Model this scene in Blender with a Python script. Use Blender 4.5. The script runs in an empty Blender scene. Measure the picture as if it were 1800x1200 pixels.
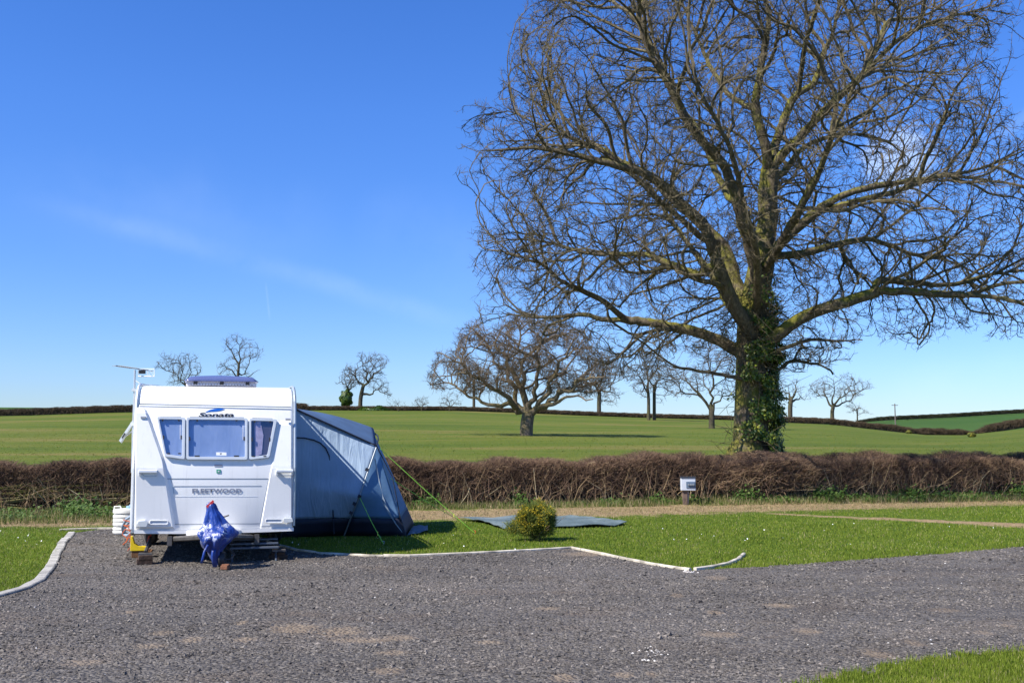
import bpy, bmesh, math, random
import numpy as np
from mathutils import Vector, Matrix

R = math.radians
rng = np.random.default_rng(7)
random.seed(7)
scene = bpy.context.scene
COL = scene.collection

# ------------------------------------------------------------------ camera
F = 1838.0
H = 1.6
PITCH = math.atan(172.0 / F)
CP, SP = math.cos(PITCH), math.sin(PITCH)
cam_d = bpy.data.cameras.new('camera')
cam_d.lens = 36.0 * F / 1800.0
cam_d.sensor_width = 36.0
cam_d.clip_end = 6000
cam_d.clip_start = 0.05
cam = bpy.data.objects.new('camera', cam_d)
COL.objects.link(cam)
cam.location = (0, 0, H)
cam.rotation_euler = (math.pi / 2 + PITCH, 0, 0)
scene.camera = cam


def ray(px, py):
    x = (px - 900) / F
    y = (600 - py) / F
    return np.array([x, CP - y * SP, SP + y * CP])


def P(px, py, Y):
    d = ray(px, py)
    t = Y / d[1]
    return np.array([d[0] * t, Y, H + d[2] * t])


def G(px, py, z=0.0):
    d = ray(px, py)
    t = (z - H) / d[2]
    return np.array([d[0] * t, d[1] * t, z])


# ------------------------------------------------------------------ object helpers
def tag(o, label=None, cat=None, group=None, kind=None):
    if label: o['label'] = label
    if cat: o['category'] = cat
    if group: o['group'] = group
    if kind: o['kind'] = kind
    return o


def link(o, parent=None):
    COL.objects.link(o)
    if parent is not None:
        o.parent = parent
    return o


def empty(name, loc, rz=0.0):
    o = bpy.data.objects.new(name, None)
    o.empty_display_size = 0.2
    o.location = loc
    o.rotation_euler = (0, 0, rz)
    return link(o)


def copy_tree(o, parent=None):
    c = o.copy()
    link(c, parent)
    for ch in list(o.children):
        copy_tree(ch, c)
    return c


def npmesh(name, V, faces, mats, parent=None, smooth=False, attrs=None, matidx=None):
    """faces: list of int arrays (n,k)"""
    me = bpy.data.meshes.new(name)
    V = np.asarray(V, dtype=np.float32)
    me.vertices.add(len(V))
    me.vertices.foreach_set('co', V.ravel())
    faces = [np.asarray(f, dtype=np.int32) for f in faces if len(f)]
    nl = sum(f.size for f in faces)
    npoly = sum(len(f) for f in faces)
    me.loops.add(nl)
    me.loops.foreach_set('vertex_index', np.concatenate([f.ravel() for f in faces]))
    me.polygons.add(npoly)
    tot = np.concatenate([np.full(len(f), f.shape[1], dtype=np.int32) for f in faces])
    start = np.concatenate([[0], np.cumsum(tot)[:-1]]).astype(np.int32)
    me.polygons.foreach_set('loop_start', start)
    if matidx is not None:
        me.polygons.foreach_set('material_index', np.asarray(matidx, dtype=np.int32))
    me.polygons.foreach_set('use_smooth', np.full(npoly, smooth, dtype=bool))
    if attrs:
        for k, a in attrs.items():
            at = me.attributes.new(k, 'FLOAT', 'POINT')
            at.data.foreach_set('value', np.asarray(a, dtype=np.float32))
    me.update(calc_edges=True)
    if not isinstance(mats, (list, tuple)): mats = [mats]
    for m in mats: me.materials.append(m)
    o = bpy.data.objects.new(name, me)
    return link(o, parent)


class MB:
    """collects shapes into one mesh"""
    def __init__(s):
        s.v = []; s.f = []

    def add(s, verts, faces):
        n = len(s.v)
        s.v.extend([tuple(map(float, p)) for p in verts])
        s.f.extend([tuple(i + n for i in f) for f in faces])
        return s

    def box(s, c, sz, rot=None):
        hx, hy, hz = sz[0] / 2, sz[1] / 2, sz[2] / 2
        vs = [Vector((x, y, z)) for x in (-hx, hx) for y in (-hy, hy) for z in (-hz, hz)]
        if rot is not None:
            vs = [rot @ v for v in vs]
        c = Vector(c)
        return s.add([v + c for v in vs], [(0, 1, 3, 2), (4, 6, 7, 5), (0, 4, 5, 1), (2, 3, 7, 6), (0, 2, 6, 4), (1, 5, 7, 3)])

    def tube(s, pts, r, n=8, cap=True):
        pts = [Vector(p) for p in pts]
        if not isinstance(r, (list, tuple)): r = [r] * len(pts)
        rings = []
        prev = None
        for i, p in enumerate(pts):
            if i == 0: d = pts[1] - p
            elif i == len(pts) - 1: d = p - pts[i - 1]
            else: d = (pts[i + 1] - p).normalized() + (p - pts[i - 1]).normalized()
            d.normalize()
            if prev is None:
                a = d.orthogonal().normalized()
            else:
                a = (prev - d * prev.dot(d)).normalized()
            prev = a
            b = d.cross(a)
            rings.append([p + (a * math.cos(2 * math.pi * k / n) + b * math.sin(2 * math.pi * k / n)) * r[i] for k in range(n)])
        vs = [v for rg in rings for v in rg]
        fs = []
        for i in range(len(pts) - 1):
            for k in range(n):
                fs.append((i * n + k, i * n + (k + 1) % n, (i + 1) * n + (k + 1) % n, (i + 1) * n + k))
        if cap:
            fs.append(tuple(reversed(range(n))))
            fs.append(tuple((len(pts) - 1) * n + k for k in range(n)))
        return s.add(vs, fs)

    def lathe(s, prof, c=(0, 0, 0), n=24, axis='z'):
        vs = []
        for (r, z) in prof:
            for k in range(n):
                a = 2 * math.pi * k / n
                p = (r * math.cos(a), r * math.sin(a), z)
                if axis == 'x': p = (p[2], p[0], p[1])
                if axis == 'y': p = (p[0], p[2], p[1])
                vs.append((p[0] + c[0], p[1] + c[1], p[2] + c[2]))
        fs = []
        for i in range(len(prof) - 1):
            for k in range(n):
                fs.append((i * n + k, i * n + (k + 1) % n, (i + 1) * n + (k + 1) % n, (i + 1) * n + k))
        fs.append(tuple(reversed(range(n))))
        fs.append(tuple((len(prof) - 1) * n + k for k in range(n)))
        return s.add(vs, fs)

    def prism(s, outer, inner_off):
        """outer: list of 3d pts, inner_off: list of 3d pts (other face)"""
        n = len(outer)
        return s.add(list(outer) + list(inner_off),
                     [tuple(range(n)), tuple(reversed(range(n, 2 * n)))] +
                     [(i, (i + 1) % n, n + (i + 1) % n, n + i) for i in range(n)])

    def build(s, name, m, parent=None, smooth=False, bevel=0.0, seg=2):
        me = bpy.data.meshes.new(name)
        me.from_pydata(s.v, [], s.f)
        me.materials.append(m)
        bm = bmesh.new(); bm.from_mesh(me)
        bmesh.ops.recalc_face_normals(bm, faces=bm.faces)
        bm.to_mesh(me); bm.free()
        if smooth:
            me.polygons.foreach_set('use_smooth', [True] * len(me.polygons))
        o = bpy.data.objects.new(name, me)
        link(o, parent)
        if smooth:
            md = o.modifiers.new('es', 'EDGE_SPLIT'); md.split_angle = R(50)
        if bevel > 0:
            md = o.modifiers.new('bv', 'BEVEL'); md.width = bevel; md.segments = seg
            md.limit_method = 'ANGLE'; md.angle_limit = R(30)
        return o


# ------------------------------------------------------------------ materials
def newmat(name):
    m = bpy.data.materials.new(name)
    m.use_nodes = True
    nt = m.node_tree
    b = nt.nodes['Principled BSDF']
    return m, nt, b


def N(nt, t, **kw):
    n = nt.nodes.new(t)
    for k, v in kw.items():
        if hasattr(n, k): setattr(n, k, v)
        else: n.inputs[k].default_value = v
    return n


def coords(nt, kind='Object', scale=(1, 1, 1), rot=(0, 0, 0)):
    if kind == 'World':
        g = N(nt, 'ShaderNodeNewGeometry').outputs['Position']
    else:
        g = N(nt, 'ShaderNodeTexCoord').outputs[kind]
    mp = N(nt, 'ShaderNodeMapping')
    mp.inputs['Scale'].default_value = scale
    mp.inputs['Rotation'].default_value = rot
    nt.links.new(g, mp.inputs['Vector'])
    return mp.outputs['Vector']


def noise(nt, vec, scale, detail=4, rough=0.55, dist=0.0):
    n = N(nt, 'ShaderNodeTexNoise')
    n.inputs['Scale'].default_value = scale
    n.inputs['Detail'].default_value = detail
    n.inputs['Roughness'].default_value = rough
    n.inputs['Distortion'].default_value = dist
    nt.links.new(vec, n.inputs['Vector'])
    return n.outputs['Fac']


def ramp(nt, fac, stops):
    r = N(nt, 'ShaderNodeValToRGB')
    el = r.color_ramp.elements
    while len(el) < len(stops): el.new(0.5)
    for e, (p, c) in zip(el, stops):
        e.position = p
        e.color = (*c, 1) if len(c) == 3 else c
    nt.links.new(fac, r.inputs['Fac'])
    return r.outputs['Color']


def mixc(nt, fac, a, b, mode='MIX'):
    m = N(nt, 'ShaderNodeMix', data_type='RGBA', blend_type=mode)
    for sock, v in ((m.inputs[0], fac), (m.inputs[6], a), (m.inputs[7], b)):
        if hasattr(v, 'is_linked') or hasattr(v, 'links'):
            nt.links.new(v, sock)
        else:
            sock.default_value = v if not isinstance(v, tuple) else ((*v, 1) if len(v) == 3 else v)
    return m.outputs[2]


def math_(nt, op, a, b=None, c=None, clamp=False):
    m = N(nt, 'ShaderNodeMath', operation=op)
    m.use_clamp = clamp
    for i, v in enumerate((a, b, c)):
        if v is None: continue
        if hasattr(v, 'links'): nt.links.new(v, m.inputs[i])
        else: m.inputs[i].default_value = v
    return m.outputs[0]


def maprange(nt, v, a, b, c=0.0, d=1.0, smooth=False):
    m = N(nt, 'ShaderNodeMapRange')
    if smooth: m.interpolation_type = 'SMOOTHSTEP'
    nt.links.new(v, m.inputs[0])
    for i, x in enumerate((a, b, c, d)): m.inputs[i + 1].default_value = x
    return m.outputs[0]


def attr(nt, name):
    return N(nt, 'ShaderNodeAttribute', attribute_name=name).outputs['Fac']


def bump(nt, b, h, strength, dist=0.01):
    n = N(nt, 'ShaderNodeBump')
    n.inputs['Strength'].default_value = strength
    n.inputs['Distance'].default_value = dist
    nt.links.new(h, n.inputs['Height'])
    nt.links.new(n.outputs['Normal'], b.inputs['Normal'])


def simple(name, col, rough=0.6, metal=0.0, var=0.12, scale=6.0, spec=0.5, bmp=0.0, bscale=60, coat=0.0, kind='Object'):
    m, nt, b = newmat(name)
    v = coords(nt, kind)
    f = noise(nt, v, scale, 5)
    lo = tuple(max(0, c * (1 - var)) for c in col)
    hi = tuple(min(1, c * (1 + var)) for c in col)
    c = ramp(nt, f, [(0.3, lo), (0.7, hi)])
    nt.links.new(c, b.inputs['Base Color'])
    b.inputs['Roughness'].default_value = rough
    b.inputs['Metallic'].default_value = metal
    b.inputs['Specular IOR Level'].default_value = spec
    b.inputs['Coat Weight'].default_value = coat
    if bmp > 0:
        bump(nt, b, noise(nt, v, bscale, 4), bmp, 0.01)
    return m


def tonemat(name, stops, rough=0.8, spec=0.2, trans=0.0, nscale=0.0):
    """colour from per-vertex 'tone' attribute"""
    m, nt, b = newmat(name)
    t = attr(nt, 'tone')
    if nscale > 0:
        nz = noise(nt, coords(nt, 'World'), nscale, 6, 0.65)
        t = math_(nt, 'ADD', t, math_(nt, 'MULTIPLY', math_(nt, 'SUBTRACT', nz, 0.5), 0.9), clamp=True)
    c = ramp(nt, t, stops)
    nt.links.new(c, b.inputs['Base Color'])
    b.inputs['Roughness'].default_value = rough
    b.inputs['Specular IOR Level'].default_value = spec
    if trans > 0:
        tr = N(nt, 'ShaderNodeBsdfTranslucent')
        nt.links.new(c, tr.inputs['Color'])
        mx = N(nt, 'ShaderNodeMixShader')
        mx.inputs[0].default_value = trans
        nt.links.new(b.outputs[0], mx.inputs[1])
        nt.links.new(tr.outputs[0], mx.inputs[2])
        nt.links.new(mx.outputs[0], nt.nodes['Material Output'].inputs[0])
    return m


# ------------------------------------------------------------------ world, sun
SUN_AZ = R(33)      # shadows run along (cos, sin) of this angle
SUN_EL = R(46)
world = bpy.data.worlds.new('World')
scene.world = world
world.use_nodes = True
wt = world.node_tree
bg = wt.nodes['Background']
sky = N(wt, 'ShaderNodeTexSky', sky_type='NISHITA')
sky.sun_disc = False
sky.sun_elevation = SUN_EL
sundir = Vector((-math.cos(SUN_AZ) * math.cos(SUN_EL), -math.sin(SUN_AZ) * math.cos(SUN_EL), math.sin(SUN_EL)))
sky.sun_rotation = math.atan2(sundir.x, sundir.y)
sky.altitude = 0
sky.air_density = 1.0
sky.dust_density = 0.1
sky.ozone_density = 2.2
hs = N(wt, 'ShaderNodeHueSaturation')
hs.inputs['Saturation'].default_value = 1.25
hs.inputs['Hue'].default_value = 0.5
wt.links.new(sky.outputs[0], hs.inputs['Color'])
wd = N(wt, 'ShaderNodeTexCoord').outputs['Generated']


def wdot(vec):
    n = N(wt, 'ShaderNodeVectorMath', operation='DOT_PRODUCT')
    wt.links.new(wd, n.inputs[0])
    n.inputs[1].default_value = tuple(vec)
    return n.outputs['Value']


def unit(v):
    v = np.asarray(v, dtype=float)
    return v / np.linalg.norm(v)


def wmap(scale, rot=(0, 0, 0)):
    mp = N(wt, 'ShaderNodeMapping')
    mp.inputs['Scale'].default_value = scale
    mp.inputs['Rotation'].default_value = rot
    wt.links.new(wd, mp.inputs['Vector'])
    return mp.outputs['Vector']


def streak(p1, p2, width, amp, seedscale):
    a, b = unit(ray(*p1)), unit(ray(*p2))
    n = unit(np.cross(a, b))
    mid = unit(a + b)
    half = math.acos(float(np.dot(a, b))) / 2
    wob = math_(wt, 'MULTIPLY', math_(wt, 'SUBTRACT', noise(wt, wmap((6, 6, 6)), 2.0, 3), 0.5), width * 1.2)
    d = math_(wt, 'ABSOLUTE', math_(wt, 'ADD', wdot(n), wob))
    band = maprange(wt, d, 0, width, 1, 0, True)
    al = maprange(wt, wdot(mid), math.cos(half * 1.25), math.cos(half * 0.5), 0, 1, True)
    nz = maprange(wt, noise(wt, wmap((seedscale,) * 3), 1.0, 6, 0.65), 0.3, 0.75)
    return math_(wt, 'MULTIPLY', math_(wt, 'MULTIPLY', band, al), math_(wt, 'MULTIPLY', nz, amp))


cl = streak((120, 370), (830, 570), 0.016, 0.10, 9)
for s in (streak((0, 330), (560, 420), 0.06, 0.05, 6),
          streak((640, 380), (860, 470), 0.06, 0.05, 7),
          streak((1740, 240), (1830, 190), 0.012, 0.14, 8),
          streak((1560, 700), (1800, 640), 0.03, 0.08, 9),
          streak((990, 50), (1004, 0), 0.0016, 0.3, 9),
          streak((468, 500), (474, 560), 0.0016, 0.15, 9)
          ):
    cl = math_(wt, 'ADD', cl, s)
# one small puff of cloud seen through the crown of the oak
pd = wdot(unit(ray(1578, 285)))
puff = maprange(wt, math_(wt, 'ADD', pd, math_(wt, 'MULTIPLY', math_(wt, 'SUBTRACT', noise(wt, wmap((1, 1, 1.6)), 34, 5, 0.6), 0.5), 0.0016)),
                math.cos(0.038), math.cos(0.004), 0, 0.42, True)
cl = math_(wt, 'ADD', cl, puff, clamp=True)
# sky tinted darker low on the horizon
sep = N(wt, 'ShaderNodeSeparateXYZ')
wt.links.new(wd, sep.inputs[0])
sepz = N(wt, 'ShaderNodeSeparateXYZ'); wt.links.new(wd, sepz.inputs[0])
tcol = mixc(wt, maprange(wt, sepz.outputs[2], 0.0, 0.30), (0.56, 0.71, 1.12), (0.72, 0.89, 1.36))
tint = mixc(wt, 1.0, hs.outputs[0], tcol, 'MULTIPLY')
skyc = mixc(wt, cl, tint, (7.4, 8.6, 10.2))
wt.links.new(skyc, bg.inputs['Color'])
bg.inputs['Strength'].default_value = 0.092

sl = bpy.data.lights.new('sun', 'SUN')
sl.energy = 5.0
sl.angle = R(0.53)
sl.color = (1.0, 0.955, 0.88)
so = bpy.data.objects.new('sun', sl)
link(so)
so.rotation_euler = (-sundir).to_track_quat('-Z', 'Y').to_euler()
so.location = (-20, -20, 40)

scene.view_settings.view_transform = 'Standard'
scene.view_settings.look = 'None'
scene.view_settings.exposure = 0.68
scene.view_settings.gamma = 1.0
scene.cycles.max_bounces = 6
scene.cycles.transparent_max_bounces = 8

# ------------------------------------------------------------------ terrain
CREST = np.array([(-2500, 40), (-400, 40), (0, 41), (235, 48), (540, 51), (800, 51), (1000, 43), (1280, 34), (1366, 30), (1460, 27),
                  (1553, 16), (1620, 8), (1660, 6), (1718, 8), (1800, 21), (2000, 34), (2500, 44), (5000, 44)], float)
FAR = np.array([(-2500, 54), (0, 56), (235, 54), (540, 46), (1000, 40), (1280, 28), (1400, 26), (1510, 30), (1570, 34), (1800, 46), (2200, 62), (5000, 62)], float)
DP = np.array([(30, -75), (36, -42), (45, -20), (68, 7), (100, 28), (150, 46)], float)
DS = np.array([(45, 0), (68, 0.3), (100, 0.6), (150, 1)], float)


def hgt(x, y):
    x = np.asarray(x, float); y = np.asarray(y, float)
    yy = np.maximum(y, 5)
    px = 900 + x / yy * F * 1.004
    r = np.hypot(x * 0.0, yy)
    ec = np.interp(px, CREST[:, 0], CREST[:, 1])
    ef = np.interp(px, FAR[:, 0], FAR[:, 1])
    e = np.interp(r, DP[:, 0], DP[:, 1]) + (ec - 46) * np.interp(r, DS[:, 0], DS[:, 1])
    e = np.where(r > 150, np.interp(np.clip((r - 165) / 95, 0, 1), [0, 1], [0, 1]) * (ef - (ec - 3)) + (ec - 3 * np.clip((r - 150) / 15, 0, 1)), e)
    z = H + e * np.minimum(r, 420) / F
    t = np.clip((y - 27.5 - 0.2 * x.clip(-16, 16)) / 9.0, 0, 1)
    t = t * t * (3 - 2 * t)
    z = z * t
    z = z + 0.06 * np.sin(x * 0.21 + 1.0) * np.sin(y * 0.13) * np.clip((y - 36) / 20, 0, 1)
    # low bank under the right part of the hedge
    yh = 26.0 + 0.2 * x
    bank = np.exp(-((y - yh - 0.5) / 1.1) ** 2) * 0.28 * np.clip((x - 1) / 5, 0, 1)
    return z + bank


def field_at(px, py, dmin=34, dmax=151):
    """point of the field seen at this pixel"""
    d = ray(px, py)
    for Y in np.arange(dmin, dmax, 0.25):
        t = Y / d[1]
        if hgt(d[0] * t, Y) >= H + d[2] * t - 1e-6:
            return np.array([d[0] * t, Y, float(hgt(d[0] * t, Y))])
    Y = dmax
    t = Y / d[1]
    return np.array([d[0] * t, Y, float(hgt(d[0] * t, Y))])


def axis_vals(lo, hi, step, outs):
    a = list(np.arange(lo, hi + 1e-6, step))
    s = step
    while a[-1] < outs[1]:
        s = min(s * 1.12, 60); a.append(a[-1] + s)
    s = step
    while a[0] > outs[0]:
        s = min(s * 1.12, 60); a.insert(0, a[0] - s)
    return np.array(a)


xs = axis_vals(-16, 18, 0.22, (-1600, 1600))
ys = axis_vals(5, 32, 0.22, (-300, 1800))
XX, YY = np.meshgrid(xs, ys)
ZZ = hgt(XX, YY)


def earth_mask(x, y):
    ysr = 22.9 + 0.31 * x
    w = np.interp(x, [-10, -3, 3, 12], [0.9, 2.0, 1.9, 1.2])
    a = np.clip(1.4 - np.abs(y - ysr - 0.2) / w, 0, 1)
    # second worn strip across the lawn on the right
    p0, p1 = np.array([5.6, 22.9]), np.array([11.5, 18.2])
    d = p1 - p0
    t = np.clip(((x - p0[0]) * d[0] + (y - p0[1]) * d[1]) / (d @ d), 0, 1)
    dd = np.hypot(x - p0[0] - t * d[0], y - p0[1] - t * d[1])
    b = np.clip(1.15 - dd / (0.25 + 0.95 * t), 0, 0.85)
    return np.maximum(a, b)


EM = earth_mask(XX, YY) * (YY < 32)
YHX = 26.0 + 0.2 * XX.clip(-30, 30)
FM = np.clip((YY - YHX - 0.3) / 1.0, 0, 1)
PXX = 900 + XX / np.maximum(YY, 5) * F
FARM = np.clip((YY - 156) / 4, 0, 1)
nx, ny = len(xs), len(ys)
idx = np.arange(nx * ny).reshape(ny, nx)
quads = np.stack([idx[:-1, :-1], idx[:-1, 1:], idx[1:, 1:], idx[1:, :-1]], -1).reshape(-1, 4)

m, nt, b = newmat('ground_grass')
wv = coords(nt, 'World')
n1 = noise(nt, wv, 1.3, 6, 0.6)
n2 = noise(nt, wv, 22, 4, 0.7)
lawn = ramp(nt, n1, [(0.25, (0.06, 0.10, 0.010)), (0.5, (0.09, 0.145, 0.014)), (0.75, (0.13, 0.17, 0.025))])
lawn = mixc(nt, maprange(nt, n2, 0.35, 0.7, 0, 0.55), lawn, (0.05, 0.085, 0.012))
fv = coords(nt, 'World', scale=(0.25, 1.0, 1.0))
f1 = noise(nt, fv, 0.16, 7, 0.62, 0.4)
f2 = noise(nt, coords(nt, 'World', scale=(0.6, 1, 1)), 2.2, 5, 0.7)
fld = ramp(nt, f1, [(0.3, (0.050, 0.088, 0.010)), (0.45, (0.078, 0.118, 0.013)), (0.57, (0.112, 0.135, 0.020)), (0.67, (0.20, 0.155, 0.055))])
fld = mixc(nt, maprange(nt, f2, 0.4, 0.75, 0, 0.5), fld, (0.15, 0.135, 0.035))
fld = mixc(nt, maprange(nt, f2, 0.25, 0.42, 0.45, 0), fld, (0.04, 0.085, 0.010))
far = ramp(nt, noise(nt, wv, 0.05, 5), [(0.3, (0.040, 0.088, 0.018)), (0.7, (0.058, 0.108, 0.022))])
ea = ramp(nt, noise(nt, wv, 6, 6, 0.7), [(0.3, (0.18, 0.125, 0.065)), (0.5, (0.31, 0.22, 0.12)), (0.7, (0.42, 0.32, 0.18))])
c = mixc(nt, attr(nt, 'field'), lawn, fld)
c = mixc(nt, attr(nt, 'far'), c, far)
em = maprange(nt, math_(nt, 'ADD', attr(nt, 'earth'), math_(nt, 'MULTIPLY', math_(nt, 'SUBTRACT', noise(nt, wv, 1.6, 7, 0.7), 0.5), 2.4)), 0.40, 0.75)
c = mixc(nt, em, c, ea)
nt.links.new(c, b.inputs['Base Color'])
b.inputs['Roughness'].default_value = 0.95
b.inputs['Specular IOR Level'].default_value = 0.1
bh = math_(nt, 'ADD', noise(nt, wv, 9, 6, 0.75), math_(nt, 'MULTIPLY', noise(nt, wv, 1.1, 5, 0.7), 3.0))
bump(nt, b, bh, 0.8, 0.07)
M_ground = m
ground = npmesh('ground', np.stack([XX.ravel(), YY.ravel(), ZZ.ravel()], 1), [quads], m, smooth=True,
                attrs={'earth': EM.ravel(), 'field': FM.ravel(), 'far': FARM.ravel()})
tag(ground, kind='structure')

# ------------------------------------------------------------------ gravel
KERB_L = [(-700, 1215), (-300, 1130), (0, 1047), (40, 1036), (70, 1021), (88, 1000), (98, 978), (108, 958), (126, 937)]
KERB_C = [(440, 940), (488, 959), (520, 968), (565, 974), (650, 978), (720, 978.5), (850, 973), (930, 968.5), (1005, 964),
          (1050, 973), (1100, 984), (1150, 994), (1213, 1003)]
EDGE_R = [(1300, 998), (1400, 992), (1500, 984), (1600, 977), (1700, 969), (1800, 960), (2300, 925)]
EDGE_B = [(2600, 1075), (2200, 1100), (1900, 1133), (1800, 1143), (1700, 1153), (1600, 1165), (1520, 1182), (1430, 1200), (1330, 1230), (1200, 1300)]


def gpts(l): return [G(*p)[:2] for p in l]


def wiggle(pts, step=0.12, amp=0.05, seed=1):
    rg = np.random.default_rng(seed)
    out = []
    for a, b_ in zip(pts[:-1], pts[1:]):
        a = np.array(a); b_ = np.array(b_)
        L = np.linalg.norm(b_ - a); n = max(1, int(L / step))
        nrm = np.array([-(b_ - a)[1], (b_ - a)[0]]) / max(L, 1e-6)
        for k in range(n):
            q = a + (b_ - a) * k / n
            out.append(q + nrm * rg.normal(0, amp))
    out.append(np.array(pts[-1]))
    return out


kl = gpts(KERB_L); kc = gpts(KERB_C)
back_edge = [kl[-1], np.array([-7.0, 18.3]), np.array([-6.2, 20.4]), np.array([-3.8, 20.6]), np.array([-3.9, 17.5])]
grav_poly = kl + [p for p in back_edge[2:]] + kc + wiggle(gpts(EDGE_R), 0.12, 0.035, 2) + wiggle(gpts(EDGE_B), 0.1, 0.05, 3) + \
    [np.array([2.2, 5.0]), np.array([2.0, -3.0]), np.array([-14.0, -3.0]), np.array([-14.0, 6.0])]
grav_poly[len(kl):len(kl)] = [np.array([-7.2, 19.2])]
GP = np.array(grav_poly)


def inpoly(x, y, poly):
    x = np.asarray(x); y = np.asarray(y)
    c = np.zeros(x.shape, bool)
    n = len(poly); j = n - 1
    for i in range(n):
        xi, yi = poly[i]; xj, yj = poly[j]
        if yi != yj:
            cnd = ((yi > y) != (yj > y)) & (x < (xj - xi) * (y - yi) / (yj - yi) + xi)
            c ^= cnd
        j = i
    return c


PATCH = [(285,1113,22,5),(338,1125,20,6),(425,1095,10,4),(265,1136,30,5),(520,1105,45,9),(600,1110,40,9),(700,1122,30,6),(640,1126,60,5),(690,1148,30,5),(430,1125,20,5),
         (680,1180,30,7),(1260,1016,20,4),(1190,1047,12,4),(1255,1077,15,4),(1265,1116,40,5),(1420,1110,25,5),(1370,1065,30,4),(1660,1073,30,4),(1730,1113,18,4),(1770,1100,15,3),
         (1095,1187,20,6),(990,1192,22,8),(1145,1185,10,5),(1540,1150,25,9),(1605,1130,15,7),(1470,1190,40,8),(960,1070,25,3),(1035,974,50,4),(230,1076,12,3),(150,1165,35,6),(860,1130,26,4)]
PW = []
for (a_, b_, rx_, ry_) in PATCH:
    c_ = G(a_, b_)
    PW.append((c_[0], c_[1], rx_ / F * c_[1], abs(G(a_, b_ - ry_)[1] - c_[1])))


def patch_mask(x, y):
    mk = np.zeros_like(x)
    for (cx_, cy_, rx_, ry_) in PW:
        mk = np.maximum(mk, np.clip(1.5 - np.hypot((x - cx_) / rx_, (y - cy_) / ry_), 0, 1))
    return mk


m, nt, b = newmat('gravel')
wv = coords(nt, 'World')
vor = N(nt, 'ShaderNodeTexVoronoi'); vor.inputs['Scale'].default_value = 34
nt.links.new(wv, vor.inputs['Vector'])
c = ramp(nt, math_(nt, 'ADD', math_(nt, 'MULTIPLY', vor.outputs['Color'], 0.6), math_(nt, 'MULTIPLY', noise(nt, wv, 120, 3, 0.7), 0.45)),
         [(0.15, (0.032, 0.029, 0.029)), (0.45, (0.106, 0.094, 0.081)), (0.7, (0.181, 0.161, 0.138)), (0.97, (0.32, 0.29, 0.25))])
big = noise(nt, coords(nt, 'World', scale=(0.8, 1.4, 1)), 1.0, 5, 0.62)
c = mixc(nt, maprange(nt, big, 0.52, 0.70, 0, 0.55), c, (0.17, 0.125, 0.085))
sand = noise(nt, coords(nt, 'World', scale=(1.0, 2.2, 1)), 2.1, 4, 0.55)
pm_ = None
pos_ = N(nt, 'ShaderNodeNewGeometry').outputs['Position']
for (cx_, cy_, rx_, ry_) in PW:
    sb_ = N(nt, 'ShaderNodeVectorMath', operation='SUBTRACT'); nt.links.new(pos_, sb_.inputs[0]); sb_.inputs[1].default_value = (cx_, cy_, 0)
    ml_ = N(nt, 'ShaderNodeVectorMath', operation='MULTIPLY'); nt.links.new(sb_.outputs[0], ml_.inputs[0]); ml_.inputs[1].default_value = (1 / rx_, 1 / ry_, 0)
    ln_ = N(nt, 'ShaderNodeVectorMath', operation='LENGTH'); nt.links.new(ml_.outputs[0], ln_.inputs[0])
    pm_ = ln_.outputs['Value'] if pm_ is None else math_(nt, 'MINIMUM', pm_, ln_.outputs['Value'])
rag = math_(nt, 'ADD', pm_, math_(nt, 'MULTIPLY', math_(nt, 'SUBTRACT', noise(nt, coords(nt, 'World', scale=(1, 2, 1)), 7, 6, 0.7), 0.5), 2.2))
c = mixc(nt, maprange(nt, rag, 0.55, 1.25, 0.62, 0), c, ramp(nt, noise(nt, wv, 16, 4), [(0.35, (0.22, 0.155, 0.095)), (0.65, (0.38, 0.29, 0.19))]))
c = mixc(nt, maprange(nt, noise(nt, wv, 0.35, 3), 0.35, 0.7, 0.0, 0.25), c, (0.10, 0.092, 0.085))
trk = noise(nt, coords(nt, 'World', scale=(0.10, 0.9, 1), rot=(0, 0, -0.12)), 1.1, 4, 0.6)
c = mixc(nt, maprange(nt, trk, 0.5, 0.68, 0, 0.45), c, (0.20, 0.175, 0.15))
c = mixc(nt, maprange(nt, trk, 0.5, 0.34, 0, 0.40), c, (0.05, 0.045, 0.042))
nt.links.new(c, b.inputs['Base Color'])
b.inputs['Roughness'].default_value = 0.9
b.inputs['Specular IOR Level'].default_value = 0.25
bump(nt, b, math_(nt, 'ADD', math_(nt, 'MULTIPLY', vor.outputs['Distance'], -0.9), noise(nt, wv, 14, 6, 0.75)), 1.0, 0.03)
M_gravel = m
me = bpy.data.meshes.new('gravel_road')
bm = bmesh.new()
vs = [bm.verts.new((p[0], p[1], 0.006)) for p in grav_poly]
bm.faces.new(vs)
bmesh.ops.triangulate(bm, faces=bm.faces[:])
bmesh.ops.recalc_face_normals(bm, faces=bm.faces[:])
bm.to_mesh(me); bm.free()
me.materials.append(m)
o = link(bpy.data.objects.new('gravel_road', me)); tag(o, kind='structure')

# loose stones
OCT = np.array([(1, 0, 0), (-1, 0, 0), (0, 1, 0), (0, -1, 0), (0, 0, 1), (0, 0, -1)], float)
OF = np.array([(0, 2, 4), (2, 1, 4), (1, 3, 4), (3, 0, 4), (2, 0, 5), (1, 2, 5), (3, 1, 5), (0, 3, 5)])


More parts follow.
